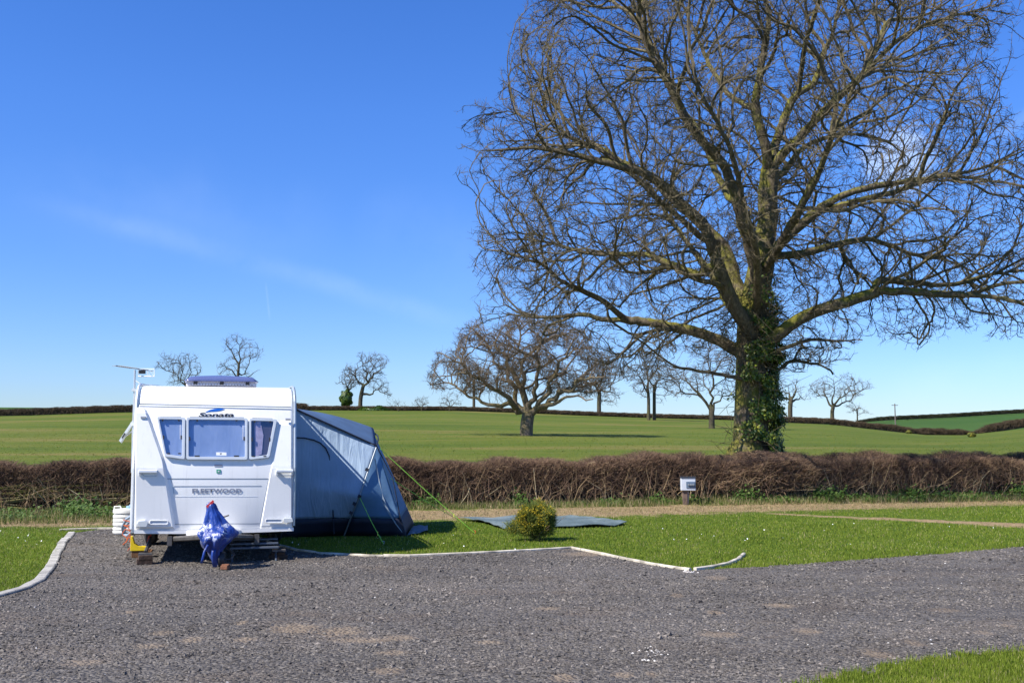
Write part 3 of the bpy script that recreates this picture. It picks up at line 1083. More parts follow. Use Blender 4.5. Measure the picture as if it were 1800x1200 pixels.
# ---- the big oak in the hedge
OY = 28.6
ox = P(1318, 850, OY)[0]
oz = float(hgt(ox, OY))
root_loc = (ox, OY, oz)
trunk = ([np.array([ox, OY, oz - 0.3]), P(1318, 800, OY), P(1320, 750, OY), P(1321, 690, OY), P(1321, 630, OY), P(1321, 580, OY), P(1326, 530, OY), P(1336, 480, OY)], 0.59, 0.38)
limbs = [trunk,
    L([(1336, 480), (1344, 437), (1352, 380), (1354, 317), (1362, 278)], 0, 0.3, 0.36, 0.24, OY),
    L([(1318, 590), (1280, 547), (1252, 493), (1232, 449), (1214, 415), (1182, 392), (1153, 367), (1112, 346), (1053, 333), (987, 321), (930, 317), (870, 325)], -0.4, -3.5, 0.25, 0.03, OY),
    L([(1322, 540), (1303, 503), (1290, 445), (1278, 415), (1228, 358), (1195, 325), (1166, 288), (1137, 267), (1107, 250), (1070, 221), (1020, 200), (985, 167), (950, 120)], 0.1, 3.0, 0.28, 0.03, OY),
    L([(1330, 500), (1308, 437), (1291, 396), (1274, 354), (1258, 322), (1237, 300), (1205, 275), (1175, 235), (1150, 190), (1120, 150), (1095, 80), (1060, 0)], -0.2, -3.0, 0.22, 0.03, OY),
    L([(1278, 415), (1240, 412), (1200, 385), (1150, 350), (1090, 300), (1030, 270), (960, 250), (900, 240)], 1, -1.5, 0.13, 0.02, OY),
    L([(1354, 300), (1346, 262), (1325, 192), (1333, 125), (1344, 50), (1333, 0), (1328, -100)], 0.2, -0.8, 0.18, 0.03, OY),
    L([(1325, 192), (1295, 150), (1270, 90), (1250, 20), (1225, -60)], 0, 2.6, 0.10, 0.03, OY),
    L([(1274, 354), (1255, 280), (1240, 215), (1215, 160), (1190, 90), (1170, 10), (1160, -60)], -0.5, 3.0, 0.12, 0.03, OY),
    L([(1362, 278), (1371, 255), (1396, 188), (1421, 142), (1462, 108), (1487, 42), (1508, 0), (1530, -90)], 0.3, 2.5, 0.17, 0.03, OY),
    L([(1360, 290), (1385, 262), (1437, 208), (1500, 150), (1558, 96), (1633, 71), (1708, 58)], 0.2, -2.0, 0.17, 0.02, OY),
    L([(1500, 150), (1540, 85), (1567, 33), (1640, 12), (1720, -40)], -0.8, 1.0, 0.10, 0.02, OY),
    L([(1421, 142), (1415, 80), (1425, 20), (1420, -60), (1430, -120)], 1, -2.2, 0.11, 0.03, OY),
    L([(1356, 315), (1395, 285), (1450, 225), (1537, 192), (1620, 195), (1680, 220)], 0.2, 3.5, 0.14, 0.02, OY),
    L([(1350, 460), (1369, 429), (1417, 387), (1458, 358), (1517, 342), (1592, 333), (1675, 321), (1742, 296)], 0, -1.5, 0.18, 0.02, OY),
    L([(1440, 375), (1485, 372), (1533, 367), (1583, 354), (1650, 372), (1720, 395)], -0.4, -4.0, 0.10, 0.02, OY),
    L([(1345, 450), (1425, 437), (1475, 421), (1550, 404), (1592, 408), (1680, 430), (1760, 420), (1830, 425)], 0.2, 2.6, 0.13, 0.02, OY),
    L([(1335, 610), (1360, 590), (1397, 563), (1462, 541), (1522, 525), (1593, 531), (1647, 536), (1713, 547), (1790, 580)], -0.2, -2.4, 0.24, 0.03, OY),
    L([(1511, 528), (1528, 501), (1599, 503), (1664, 503), (1745, 482), (1830, 470), (1890, 450)], -1.2, 0.5, 0.12, 0.02, OY),
    L([(1647, 536), (1700, 520), (1770, 525), (1850, 510)], -1.5, -3.5, 0.07, 0.02, OY),
    L([(1316, 625), (1288, 607), (1250, 588), (1201, 574), (1147, 563), (1103, 558), (1060, 556), (1027, 547), (967, 552), (890, 547)], 0.2, 0.8, 0.23, 0.02, OY),
    L([(1103, 558), (1054, 525), (1015, 512), (983, 500), (950, 476), (890, 462)], 0.5, -1.5, 0.11, 0.02, OY),
    L([(1262, 520), (1245, 514), (1201, 509), (1157, 495), (1092, 509), (1060, 490), (1020, 470)], -0.8, -3.6, 0.10, 0.02, OY),
    L([(1240, 475), (1228, 482), (1168, 454), (1141, 438), (1081, 433), (1038, 427), (972, 405), (900, 395), (850, 400)], -0.6, 2.5, 0.12, 0.02, OY),
    L([(1318, 668), (1294, 667), (1250, 661), (1201, 655), (1168, 650), (1125, 623), (1095, 605)], 0, -2.4, 0.085, 0.02, OY),
    L([(1335, 640), (1364, 618), (1408, 604), (1440, 608), (1478, 608)], 0, -1.8, 0.11, 0.02, OY),
    L([(1335, 680), (1359, 661), (1397, 634), (1424, 631), (1473, 640), (1492, 653)], 0, 1.4, 0.07, 0.03, OY),
    L([(1190, 575), (1141, 584), (1110, 602), (1072, 640), (1050, 645)], 0.2, -1.6, 0.07, 0.02, OY),
    L([(1320, 560), (1300, 520), (1290, 470), (1240, 380), (1200, 300), (1180, 240)], 0.2, 5.0, 0.16, 0.03, OY),
    L([(1340, 470), (1370, 400), (1400, 330), (1440, 260), (1480, 230)], 0.1, 5.5, 0.15, 0.03, OY),
    L([(1340, 480), (1360, 420), (1385, 350), (1400, 280), (1440, 180)], -0.2, -5.0, 0.14, 0.03, OY),
    L([(1325, 560), (1300, 480), (1260, 400), (1220, 330), (1150, 250)], -0.3, -5.6, 0.14, 0.03, OY),
]
OAK_POLY = [(845, 560), (826, 520), (832, 470), (868, 430), (832, 400), (850, 350), (822, 320), (836, 255), (832, 205), (862, 160), (885, 150), (905, 85), (935, 30),
            (980, -60), (1080, -150), (1230, -215), (1420, -225), (1580, -170), (1700, -90), (1762, 0), (1752, 60), (1700, 90), (1735, 140), (1715, 200), (1690, 235),
            (1760, 260), (1788, 315), (1760, 345), (1830, 380), (1890, 430), (1900, 500), (1860, 560), (1795, 588), (1740, 565), (1660, 560), (1610, 600), (1560, 570),
            (1480, 560), (1490, 610), (1400, 640), (1385, 560), (1345, 470), (1300, 520), (1240, 615), (1175, 600), (1150, 665), (1120, 640), (1080, 660), (1050, 640), (1080, 600), (1000, 580), (920, 575)]
rg = np.random.default_rng(11)
att = envelope_points(OAK_POLY, 48000, OY, 6.3, rg, hug=0.35, edge=260)
q_ = att * 1.0
gap = np.sin(q_[:, 0] * 1.9 + 1.3 * np.sin(q_[:, 2] * 1.1)) + np.sin(q_[:, 2] * 2.1 + 1.1 * np.sin(q_[:, 1] * 1.3 + q_[:, 0])) + np.sin(q_[:, 1] * 1.7 + q_[:, 2] * 0.9)
att = att[gap > -0.2 + rg.normal(0, 0.25, len(att))]
att = att[:25500] + rg.normal(0, 0.14, (len(att[:25500]), 3))
att[:, 0] = ox + (att[:, 0] - ox) * 0.965
att[:, 2] = oz + 4.5 + (att[:, 2] - oz - 4.5) * 0.98
big_oak = build_tree('oak_tree', 'huge bare oak with mossy limbs and an ivy clad trunk standing in the near hedge', 'tree',
                     limbs, att, 0.17, 0.20, 1.1, 120, 0.25, 0.0068, 2.1, M_oak, root_loc, seed=5, up=0.0, rsplit=0.085,
                     twig=(0.015, 2, 0.27, 0.0052, 0.45), maxn=85000, coarse=(0.16, 2.8), cwt=(0.95, 0.7))

# root flare and fluting of the trunk
mb_v = []; mb_f = []
nseg, nr = 40, 16
for i in range(nr):
    t = i / (nr - 1)
    z = oz - 0.3 + t * 1.9
    for k in range(nseg):
        a = 2 * math.pi * k / nseg
        fl = math.exp(-t * 3.4)
        rr = 0.57 + 0.03 * math.sin(5 * a + 1 + t) * (1 - t) + fl * (0.34 + 0.20 * math.sin(5 * a + 0.7) + 0.09 * math.sin(9 * a + 2)) + 0.03 * math.sin(13 * a + 4 * t)
        rr -= 0.30 * max(0.0, (t - 0.6) / 0.4) ** 2
        mb_v.append((rr * math.cos(a) + 0.0, rr * math.sin(a), z - oz))
for i in range(nr - 1):
    for k in range(nseg):
        mb_f.append((i * nseg + k, i * nseg + (k + 1) % nseg, (i + 1) * nseg + (k + 1) % nseg, (i + 1) * nseg + k))
npmesh('root_flare', np.array(mb_v), [np.array(mb_f)], M_oak, big_oak, True, {'rad': np.full(len(mb_v), 0.5)})


# ivy on the trunk
def leaves(X, Nn, size, rg, tone):
    n = len(X)
    t = rg.normal(0, 1, (n, 3)); t -= (t * Nn).sum(1, keepdims=True) * Nn
    t /= np.linalg.norm(t, axis=1, keepdims=True)
    s = np.cross(Nn, t)
    sz = size[:, None]
    V = np.stack([X - t * sz * .5, X + s * sz * .5 - Nn * sz * .1, X + t * sz * .6, X - s * sz * .5 - Nn * sz * .1], 1)
    Fq = np.arange(4 * n).reshape(-1, 4)
    return V.reshape(-1, 3), Fq, np.repeat(tone, 4)


M_ivy = tonemat('ivy_leaves', [(0, (0.03, 0.065, 0.012)), (0.4, (0.08, 0.14, 0.018)), (0.75, (0.20, 0.24, 0.03)), (1, (0.40, 0.38, 0.07))], 0.4, 0.5, 0.3)
n = 40000
ang = np.where(rng.random(n) < 0.62, rng.normal(-0.6, 0.65, n), rng.normal(-1.75, 0.5, n))   # right and towards camera
pyv = rng.uniform(560, 850, n)
pyv[:9000] = rng.normal(585, 50, 9000)
keep = (np.sin(pyv * 0.06 + ang * 3.1) + np.sin(pyv * 0.13 - ang * 2.0) + ang * 0.9 > -1.3 + rng.normal(0, .3, n)) & (rng.random(n) < np.interp(pyv, [450, 500, 560, 620, 720, 800, 850], [0, 0.35, 0.7, 1, 1, 0.9, 0.4]) * np.interp(ang, [-2.4, -1.7, -1.2, 0, 1], [0.05, 0.22, 0.7, 1, 0.9]))
ang, pyv = ang[keep], pyv[keep]; n = len(ang)
clump = np.sin(pyv * 0.11 + ang * 4) * np.sin(pyv * 0.047 + ang * 2 + 1)
rr = 0.63 + 0.24 * np.clip((pyv - 760) / 90, 0, 1) + np.abs(rng.normal(0, 0.09, n)) + np.clip(clump, 0, 1) * 0.25 * np.clip(np.cos(ang + 0.1), 0, 1)
zz = H + np.array([ray(1328, q)[2] / ray(1328, q)[1] * OY for q in pyv])
Nn = np.stack([np.cos(ang), np.sin(ang), np.full(n, 0.4)], 1) + rng.normal(0, 0.45, (n, 3)); Nn /= np.linalg.norm(Nn, axis=1, keepdims=True)
X = np.stack([rr * np.cos(ang) + 0.03, rr * np.sin(ang), zz - oz], 1)
V, Fq, tn = leaves(X, Nn, rng.uniform(0.045, 0.095, n), rng, rng.beta(2.0, 1.8, n))
npmesh('ivy', V, [Fq], M_ivy, big_oak, attrs={'tone': tn})
# ivy stems and dead twigs bristling round the trunk
n = 1000
a = rng.uniform(-3.0, 0.6, n); z = rng.uniform(0.2, 5.2, n)
z[:700] = rng.normal(4.4, 0.7, 700)
P0 = np.stack([0.58 * np.cos(a), 0.58 * np.sin(a), z], 1)
o1 = np.stack([np.cos(a), np.sin(a), rng.normal(0.0, 0.5, n)], 1) + rng.normal(0, 0.5, (n, 3))
P1 = P0 + o1 * rng.uniform(0.05, 0.2, (n, 1)); P2 = P1 + (o1 + rng.normal(0, 0.9, (n, 3))) * rng.uniform(0.1, 0.3, (n, 1))
V, Fq, tn = sticks(P0, P1, P2, np.full(n, 0.010), np.full(n, 0.012))
npmesh('shoots', V, [Fq], M_oak, big_oak, attrs={'rad': tn})


# ---- field oak
def zig(l, rg):
    out = [l[0]]
    for a, b_ in zip(l[:-1], l[1:]):
        dx, dy = b_[0] - a[0], b_[1] - a[1]
        for t in (0.33, 0.67):
            k = rg.normal(0, 0.13)
            out.append((a[0] + dx * t - dy * k, a[1] + dy * t + dx * k))
        out.append(b_)
    return out


def simple_tree(name, label, base_px, trunk_px, limb_px, poly, natt, step, depth, r0, seed, mat_=None, group=None, dmax=151, twig=None, rtip=0.02, jit=0.3, up=0.03, ex=2.3, lr=0.45, cat='tree'):
    base = field_at(base_px[0], base_px[1], dmax=dmax) if not isinstance(base_px[0], tuple) else np.array(base_px[1])
    Y0 = base[1]
    rg = np.random.default_rng(seed)
    tp = [base - np.array([0, 0, 0.3])] + [P(a, b_, Y0) for a, b_ in trunk_px]
    lm = [(tp, r0, r0 * 0.75)]
    for k, l in enumerate(limb_px):
        dd = rg.uniform(-1, 1) * depth * 0.8
        lm.append(L(zig(l, rg), 0, dd, r0 * lr, r0 * 0.08, Y0))
    att = envelope_points(poly, int(natt * 1.9), Y0, depth, rg, hug=0.3, edge=(np.ptp(np.array(poly)[:, 0])) * 0.3)
    q_ = att / (step * 3.2) + seed
    gap = np.sin(q_[:, 0] * 1.9 + 1.3 * np.sin(q_[:, 2] * 1.1)) + np.sin(q_[:, 2] * 2.1 + q_[:, 0])
    att = att[gap > -0.7]
    return build_tree(name, label, cat, lm, att, step, step * 1.1, step * 8, 90, jit, rtip, ex, mat_ or M_far, tuple(base), seed=seed, up=up,
                      rsplit=max(0.06, r0 * 0.22), twig=twig if twig is not None else (rtip * 2.2, 3, step * 1.5, rtip * 0.6, 0.5), group=group)


def ell(cx, cy, rx, ry, n=16, seed=0, rough=0.10):
    rg = np.random.default_rng(seed + int(cx))
    return [(cx + rx * (1 + rg.normal(0, rough)) * math.cos(2 * math.pi * k / n), cy + ry * (1 + rg.normal(0, rough)) * math.sin(2 * math.pi * k / n)) for k in range(n)]


M_mid = bark('field_oak_bark', (0.06, 0.05, 0.038), (0.30, 0.235, 0.165), (0.145, 0.105, 0.066), (0.17, 0.14, 0.04), 0.6)
simple_tree('oak_tree', 'squat wide crowned bare oak standing alone in the middle of the green field', (925, 765),
            [(926, 745), (929, 728)],
            [[(924, 728), (905, 716), (870, 711), (835, 697), (805, 682), (775, 668)],
             [(926, 722), (905, 695), (892, 665), (875, 640), (858, 615), (850, 590)],
             [(928, 722), (918, 680), (917, 640), (914, 600), (912, 575)],
             [(932, 722), (938, 690), (945, 655), (945, 620), (955, 590)],
             [(932, 724), (955, 700), (972, 665), (990, 635), (1005, 600)],
             [(935, 725), (965, 704), (990, 690), (1025, 672), (1055, 668)],
             [(935, 728), (970, 712), (1000, 700), (1035, 705)],
             [(905, 716), (895, 700), (850, 670), (820, 650), (795, 635)],
             [(920, 690), (890, 640), (870, 600), (880, 575)]],
            [(752, 662), (770, 632), (800, 615), (808, 585), (835, 565), (870, 560), (882, 575), (905, 552), (945, 556), (960, 570), (1000, 565), (1030, 590), (1050, 620),
             (1078, 640), (1080, 668), (1060, 690), (1020, 700), (990, 690), (960, 700), (930, 690), (900, 700), (850, 700), (800, 688), (765, 685)],
            7500, 0.26, 4.6, 0.52, 21, M_mid, rtip=0.013, jit=0.38, ex=2.3, twig=(0.03, 3, 0.5, 0.009, 0.7))

FG = 'bare trees along the ridge'
T = simple_tree
T('ridge_tree', 'rounded bare tree just left of the roof light above the caravan', (330, 722), [(329, 700), (327, 680)],
  [[(327, 690), (320, 668), (300, 655), (285, 650)], [(327, 690), (322, 660), (318, 635)], [(328, 695), (345, 668), (350, 645)], [(327, 685), (338, 655), (335, 632)]],
  ell(313, 650, 38, 30), 900, 0.55, 2.8, 0.32, 31, group=FG)
T('ridge_tree', 'tall thin upright bare tree rising behind the caravan roof light', (417, 722), [(417, 690), (418, 665), (420, 640)],
  [[(420, 640), (424, 615), (420, 596)], [(419, 660), (435, 640), (450, 622)], [(419, 665), (400, 648), (392, 640)], [(420, 640), (405, 615), (398, 600)], [(418, 670), (440, 660), (452, 650)]],
  [(385, 670), (384, 640), (395, 625), (390, 598), (410, 592), (440, 595), (458, 615), (448, 640), (455, 655), (445, 672), (420, 655)], 420, 0.6, 2.4, 0.26, 32, group=FG, jit=0.2)
T('ridge_tree', 'mossy spreading bare tree to the right of the ivy covered stump', (633, 719), [(634, 700), (638, 680)],
  [[(638, 682), (650, 668), (655, 650), (652, 630)], [(638, 682), (628, 668), (625, 650), (632, 635)], [(650, 668), (665, 655), (680, 645)], [(640, 694), (655, 692), (665, 684), (682, 694)], [(645, 672), (640, 650), (650, 630)]],
  [(612, 690), (603, 655), (620, 635), (635, 622), (672, 624), (684, 640), (690, 655), (670, 665), (682, 680), (685, 700), (665, 690), (645, 680), (625, 680)], 1100, 0.5, 2.8, 0.40, 33, group=FG)
T('ridge_tree', 'thin bare tree behind the left side of the field oak', (833, 721), [(833, 700), (833, 670)], [[(833, 680), (845, 650)], [(833, 690), (818, 665)]],
  ell(833, 660, 30, 32), 420, 0.55, 2.4, 0.26, 34, group=FG)
T('ridge_tree', 'rounded bare tree with a pale trunk just right of the field oak', (1053, 728), [(1053, 705), (1054, 690)],
  [[(1054, 695), (1040, 675), (1025, 660)], [(1054, 695), (1058, 660), (1055, 630)], [(1054, 698), (1072, 678), (1090, 665)]],
  ell(1055, 665, 48, 45), 1300, 0.5, 3.0, 0.36, 35, group=FG)
T('ridge_tree', 'left one of two close straight trunked bare trees right of the field oak', (1140, 738), [(1140, 700), (1138, 680)],
  [[(1138, 690), (1125, 665), (1110, 650)], [(1138, 680), (1138, 650), (1132, 620)]], ell(1126, 655, 34, 46), 700, 0.5, 2.6, 0.27, 36, group=FG, dmax=140)
T('ridge_tree', 'right one of two close straight trunked bare trees left of the big oak', (1150, 738), [(1150, 700), (1150, 675)],
  [[(1150, 690), (1165, 665), (1180, 652)], [(1150, 680), (1154, 650), (1152, 620)]], ell(1160, 655, 32, 46), 700, 0.5, 2.6, 0.27, 37, group=FG, dmax=140)
T('ridge_tree', 'wide spreading bare tree close to the left of the ivy clad trunk', (1251, 753), [(1251, 732), (1250, 715)],
  [[(1250, 722), (1235, 700), (1205, 692), (1180, 690)], [(1250, 718), (1248, 690), (1250, 655), (1245, 620)], [(1250, 728), (1265, 705), (1285, 690)], [(1235, 700), (1215, 675), (1195, 655)]],
  [(1165, 700), (1150, 680), (1170, 650), (1190, 620), (1220, 600), (1260, 596), (1300, 610), (1330, 650), (1330, 690), (1290, 705), (1250, 690), (1200, 700)], 1700, 0.42, 3.2, 0.33, 38, group=FG, rtip=0.015)
T('ridge_tree', 'stunted broken ivy covered tree just right of the ivy clad trunk', (1389, 735), [(1389, 715), (1391, 700)],
  [[(1391, 702), (1400, 685), (1403, 668)], [(1391, 702), (1382, 690), (1376, 678)], [(1391, 706), (1405, 702), (1420, 697)], [(1389, 708), (1376, 698), (1364, 694)]],
  [(1362, 705), (1366, 685), (1380, 672), (1400, 664), (1410, 680), (1422, 700), (1400, 700), (1390, 695)], 110, 0.6, 1.6, 0.40, 39, group=FG, lr=0.5)
T('ridge_tree', 'broad domed bare oak on the ridge, largest of the trees right of the trunk', (1463, 740), [(1463, 722), (1466, 712)],
  [[(1464, 715), (1455, 698), (1440, 690), (1430, 680)], [(1464, 712), (1465, 690), (1462, 670)], [(1466, 712), (1480, 695), (1488, 672)], [(1466, 714), (1490, 705), (1508, 690), (1525, 682)]],
  [(1425, 700), (1422, 680), (1440, 665), (1462, 660), (1490, 658), (1512, 670), (1533, 680), (1530, 695), (1505, 700), (1480, 700), (1450, 702)], 1300, 0.42, 3.2, 0.38, 40, group=FG, rtip=0.016)
T('ridge_tree', 'small round bare tree beside the broad domed oak on the ridge', (1507, 741), [(1507, 730), (1507, 722)],
  [[(1507, 724), (1500, 712)], [(1507, 724), (1513, 710)]], ell(1508, 714, 17, 16), 260, 0.5, 1.3, 0.14, 41, group=FG)
# low scrub on the ridge
for k, (px, py, rx, ry, lab) in enumerate([(700, 713, 16, 8, 'low dark scrub bush on the ridge right of the mossy tree'), (741, 708, 14, 10, 'small fan shaped bare bush on the ridge'),
                                      (790, 704, 20, 14, 'bare twiggy bush on the ridge below the field oak crown')]):
    T('scrub_bush', lab, (px, 722), [(px, 718), (px, 715)], [[(px, 716), (px - rx * .6, py)], [(px, 716), (px + rx * .6, py)], [(px, 716), (px, py - ry * .6)]],
      ell(px, py, rx, ry), 160, 0.45, 1.2, 0.10, 50 + k, group='scrub bushes on the ridge', cat='bush')

# ivy covered stump tree
bs = field_at(608, 719)
T('ridge_tree', 'dark ivy covered tree on the ridge with one bare arm reaching left', (608, 719), [(610, 700), (613, 685)],
  [[(613, 688), (608, 675), (598, 672), (592, 674)], [(613, 686), (620, 672), (622, 660)], [(613, 688), (612, 660), (615, 645)]],
  ell(614, 664, 14, 18), 160, 0.45, 1.5, 0.28, 61, group=FG)
n = 2600
th = rng.normal(0, 1, (n, 3)); th /= np.linalg.norm(th, axis=1, keepdims=True)
rad = rng.uniform(0.5, 1.0, (n, 1)) * (1 + 0.18 * np.sin(th[:, :1] * 6) * np.cos(th[:, 2:] * 7))
sc = bs[1] / F
X = th * rad * np.array([12 * sc, 10 * sc, 17 * sc]); X[:, 2] += 20 * sc
V, Fq, tn = leaves(X, th, rng.uniform(0.18, 0.4, n), rng, rng.beta(1.5, 4, n))
ivt = [o for o in bpy.data.objects if o.get('label', '').startswith('dark ivy covered tree')][0]
npmesh('ivy', V, [Fq], M_ivy, ivt, attrs={'tone': tn})


# ------------------------------------------------------------------ hedges
M_hedge_t = tonemat('hedge_twigs', [(0, (0.055, 0.034, 0.024)), (0.3, (0.165, 0.102, 0.072)), (0.6, (0.27, 0.18, 0.105)), (0.9, (0.44, 0.32, 0.17)), (1, (0.58, 0.47, 0.28))], 0.9, 0.15, nscale=0.8)
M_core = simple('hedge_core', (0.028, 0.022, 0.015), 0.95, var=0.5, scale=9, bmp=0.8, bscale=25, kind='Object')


def hedge(name, label, path, height, thick, ntw, seed, wid=1.0, mat_t=None, core=True, base_fn=hgt, group=None, twig_len=0.35, tone_shift=0.0, core_fac=0.6, extra=None):
    rg = np.random.default_rng(seed)
    path = np.array(path, float)
    seg = np.linalg.norm(np.diff(path[:, :2], axis=0), axis=1); s = np.concatenate([[0], np.cumsum(seg)])
    Ltot = s[-1]
    hs_ = np.array(height if hasattr(height, '__len__') else [height] * len(path), float)

    def at(t):
        return np.stack([np.interp(t, s, path[:, 0]), np.interp(t, s, path[:, 1])], -1), np.interp(t, s, hs_)
    c0, _ = at(np.array([Ltot / 2])); c0 = c0[0]
    z0 = float(base_fn(c0[0], c0[1]))
    root = empty(name, (c0[0], c0[1], z0)); off = np.array([c0[0], c0[1], z0])
    tag(root, label, 'hedge', group)
    tdir = path[-1, :2] - path[0, :2]; tdir /= np.linalg.norm(tdir); nd_ = np.array([-tdir[1], tdir[0]])
    hh = float(hs_.mean())

    def hm(t): return 1 + 0.05 * np.sin(t * 2.1 / hh + seed) + 0.04 * np.sin(t * 5.3 / hh)
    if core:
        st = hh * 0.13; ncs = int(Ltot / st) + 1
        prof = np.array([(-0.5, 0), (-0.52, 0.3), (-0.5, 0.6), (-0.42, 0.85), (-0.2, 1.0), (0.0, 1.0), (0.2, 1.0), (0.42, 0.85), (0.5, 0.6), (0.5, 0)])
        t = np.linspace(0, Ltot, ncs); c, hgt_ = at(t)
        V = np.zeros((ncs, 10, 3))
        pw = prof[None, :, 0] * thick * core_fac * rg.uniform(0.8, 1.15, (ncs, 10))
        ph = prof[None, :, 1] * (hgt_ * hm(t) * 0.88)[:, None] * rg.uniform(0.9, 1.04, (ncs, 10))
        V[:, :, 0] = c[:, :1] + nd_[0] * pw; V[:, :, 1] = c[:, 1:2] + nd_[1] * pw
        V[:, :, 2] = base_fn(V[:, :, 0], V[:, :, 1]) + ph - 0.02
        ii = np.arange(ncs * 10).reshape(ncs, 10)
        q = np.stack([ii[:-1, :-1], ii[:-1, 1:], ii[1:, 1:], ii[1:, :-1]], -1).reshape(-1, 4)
        npmesh('shade_core', V.reshape(-1, 3) - off, [q], M_core, root)  # solid filler added for opacity, painted dark as the shade between twigs
    n = ntw
    t = rg.uniform(0, Ltot, n); c, hgt_ = at(t)
    hgt_ = hgt_ * hm(t)
    fz = rg.random(n) ** 0.5
    w = rg.uniform(-0.5, 0.5, n); w = np.sign(w) * np.abs(w * 2) ** 0.45 * 0.5
    px_ = c[:, 0] + nd_[0] * w * thick; py_ = c[:, 1] + nd_[1] * w * thick
    b0 = np.asarray(base_fn(px_, py_))
    P0 = np.stack([px_, py_, b0 + fz * hgt_ * 0.93], 1)
    dr = rg.normal(0, 0.6, (n, 3)); dr[:, 2] += 0.75
    dr[:, 0] += nd_[0] * w * 1.0; dr[:, 1] += nd_[1] * w * 1.0
    dr /= np.linalg.norm(dr, axis=1, keepdims=True)
    l = twig_len * rg.uniform(0.35, 1.1, (n, 1))
    P1 = P0 + dr * l * 0.5
    d2 = dr + rg.normal(0, 0.45, (n, 3)); d2[:, 2] += 0.15; d2 /= np.linalg.norm(d2, axis=1, keepdims=True)
    P2 = P1 + d2 * l * 0.5
    lim = b0 + hgt_ * (1 + np.abs(rg.normal(0, 0.025, n)))
    P1[:, 2] = np.minimum(P1[:, 2], lim); P2[:, 2] = np.minimum(P2[:, 2], lim + 0.02)
    # purple-brown top growth, straw coloured lower growth
    tn = np.clip(0.52 - 0.28 * fz + tone_shift + rg.normal(0, 0.18, n), 0, 0.95)
    V, Fq, tt = sticks(P0, P1, P2, np.full(n, 0.0042) * wid * rg.uniform(0.7, 1.3, n), tn)
    npmesh('twigs', V - off, [Fq], mat_t or M_hedge_t, root, attrs={'tone': tt})
    if extra: extra(root, at, nd_, rg, off, Ltot)
    return root


def hedge_stems(root, at, nd_, rg, off, Ltot, n=800, moss=True):
    t = rg.uniform(0, Ltot, n); c, h_ = at(t)
    w = rg.uniform(-0.62, -0.4, n)
    P0 = np.stack([c[:, 0] + nd_[0] * w, c[:, 1] + nd_[1] * w, np.zeros(n)], 1)
    P0[:, 2] = hgt(P0[:, 0], P0[:, 1])
    d = rg.normal(0, 0.45, (n, 3)); d[:, 2] = 1; d /= np.linalg.norm(d, axis=1, keepdims=True)
    P1 = P0 + d * rg.uniform(0.25, 0.5, (n, 1)); d2 = d + rg.normal(0, 0.45, (n, 3)); d2[:, 2] = np.abs(d2[:, 2])
    P2 = P1 + d2 * rg.uniform(0.2, 0.45, (n, 1))
    P1[:, 2] = np.minimum(P1[:, 2], P0[:, 2] + 1.0); P2[:, 2] = np.minimum(P2[:, 2], P0[:, 2] + 1.05)
    V, Fq, tt = sticks(P0, P1, P2, rg.uniform(0.004, 0.011, n), np.clip(rg.normal(0.58, 0.28, n), 0, 1), 5)
    npmesh('stems', V - off, [Fq], M_hedge_t, root, attrs={'tone': tt})


def laid_stems(root, at, nd_, rg, off, Ltot):
    hedge_stems(root, at, nd_, rg, off, Ltot, 1000)
    n = 60
    t = rg.uniform(0, Ltot * 0.6, n); c, h_ = at(t)
    P0 = np.stack([c[:, 0] + nd_[0] * -0.47, c[:, 1] + nd_[1] * -0.47, rg.uniform(0.18, 0.5, n)], 1)
    dx = rg.uniform(0.5, 1.1, n)
    P1 = P0 + np.stack([dx, dx * 0.2, rg.normal(0.02, 0.08, n)], 1); P2 = P1 + np.stack([dx, dx * 0.2, rg.normal(0.02, 0.12, n)], 1)
    V, Fq, tt = sticks(P0, P1, P2, rg.uniform(0.018, 0.04, n), np.clip(rg.normal(0.5, 0.25, n), 0, 1), 6)
    npmesh('laid_stems', V - off, [Fq], M_moss, root, attrs={'tone': tt})


M_moss = tonemat('mossy_stems', [(0, (0.08, 0.08, 0.02)), (0.5, (0.17, 0.15, 0.04)), (1, (0.32, 0.26, 0.15))], 0.9, 0.1)
yh = lambda x: 26.0 + 0.2 * x
hxs = np.arange(-18, 5.3, 1.0)
hedge('hedge', 'long clipped bare brown hedge behind the caravan and awning, left of the big oak', [(x_, yh(x_)) for x_ in hxs], 1.07, 0.95, 110000, 3, extra=laid_stems)
hxs = np.arange(5.2, 24, 1.0)
hedge('hedge', 'shaded brown hedge on a low bank running right from the big oak', [(x_, yh(x_)) for x_ in hxs], [0.93] * len(hxs), 1.05, 85000, 4, tone_shift=0.05, extra=hedge_stems)
# bramble heap at the foot of the oak
hedge('bramble_thicket', 'tangled dry bramble heap in front of the big oak trunk', [(5.0, 27.0), (6.4, 27.1), (7.8, 27.6)], [0.6, 0.98, 0.7], 1.0, 8000, 9, wid=1.5, twig_len=0.6, tone_shift=0.12, core=False)


def field_path(pxs, pys, dmin=100, dmax=151, back=0.0):
    out = []
    for a, b_ in zip(pxs, pys):
        q = field_at(a, b_, dmax=dmax); out.append((q[0] * (1 + back / q[1]), q[1] + back))
    return out


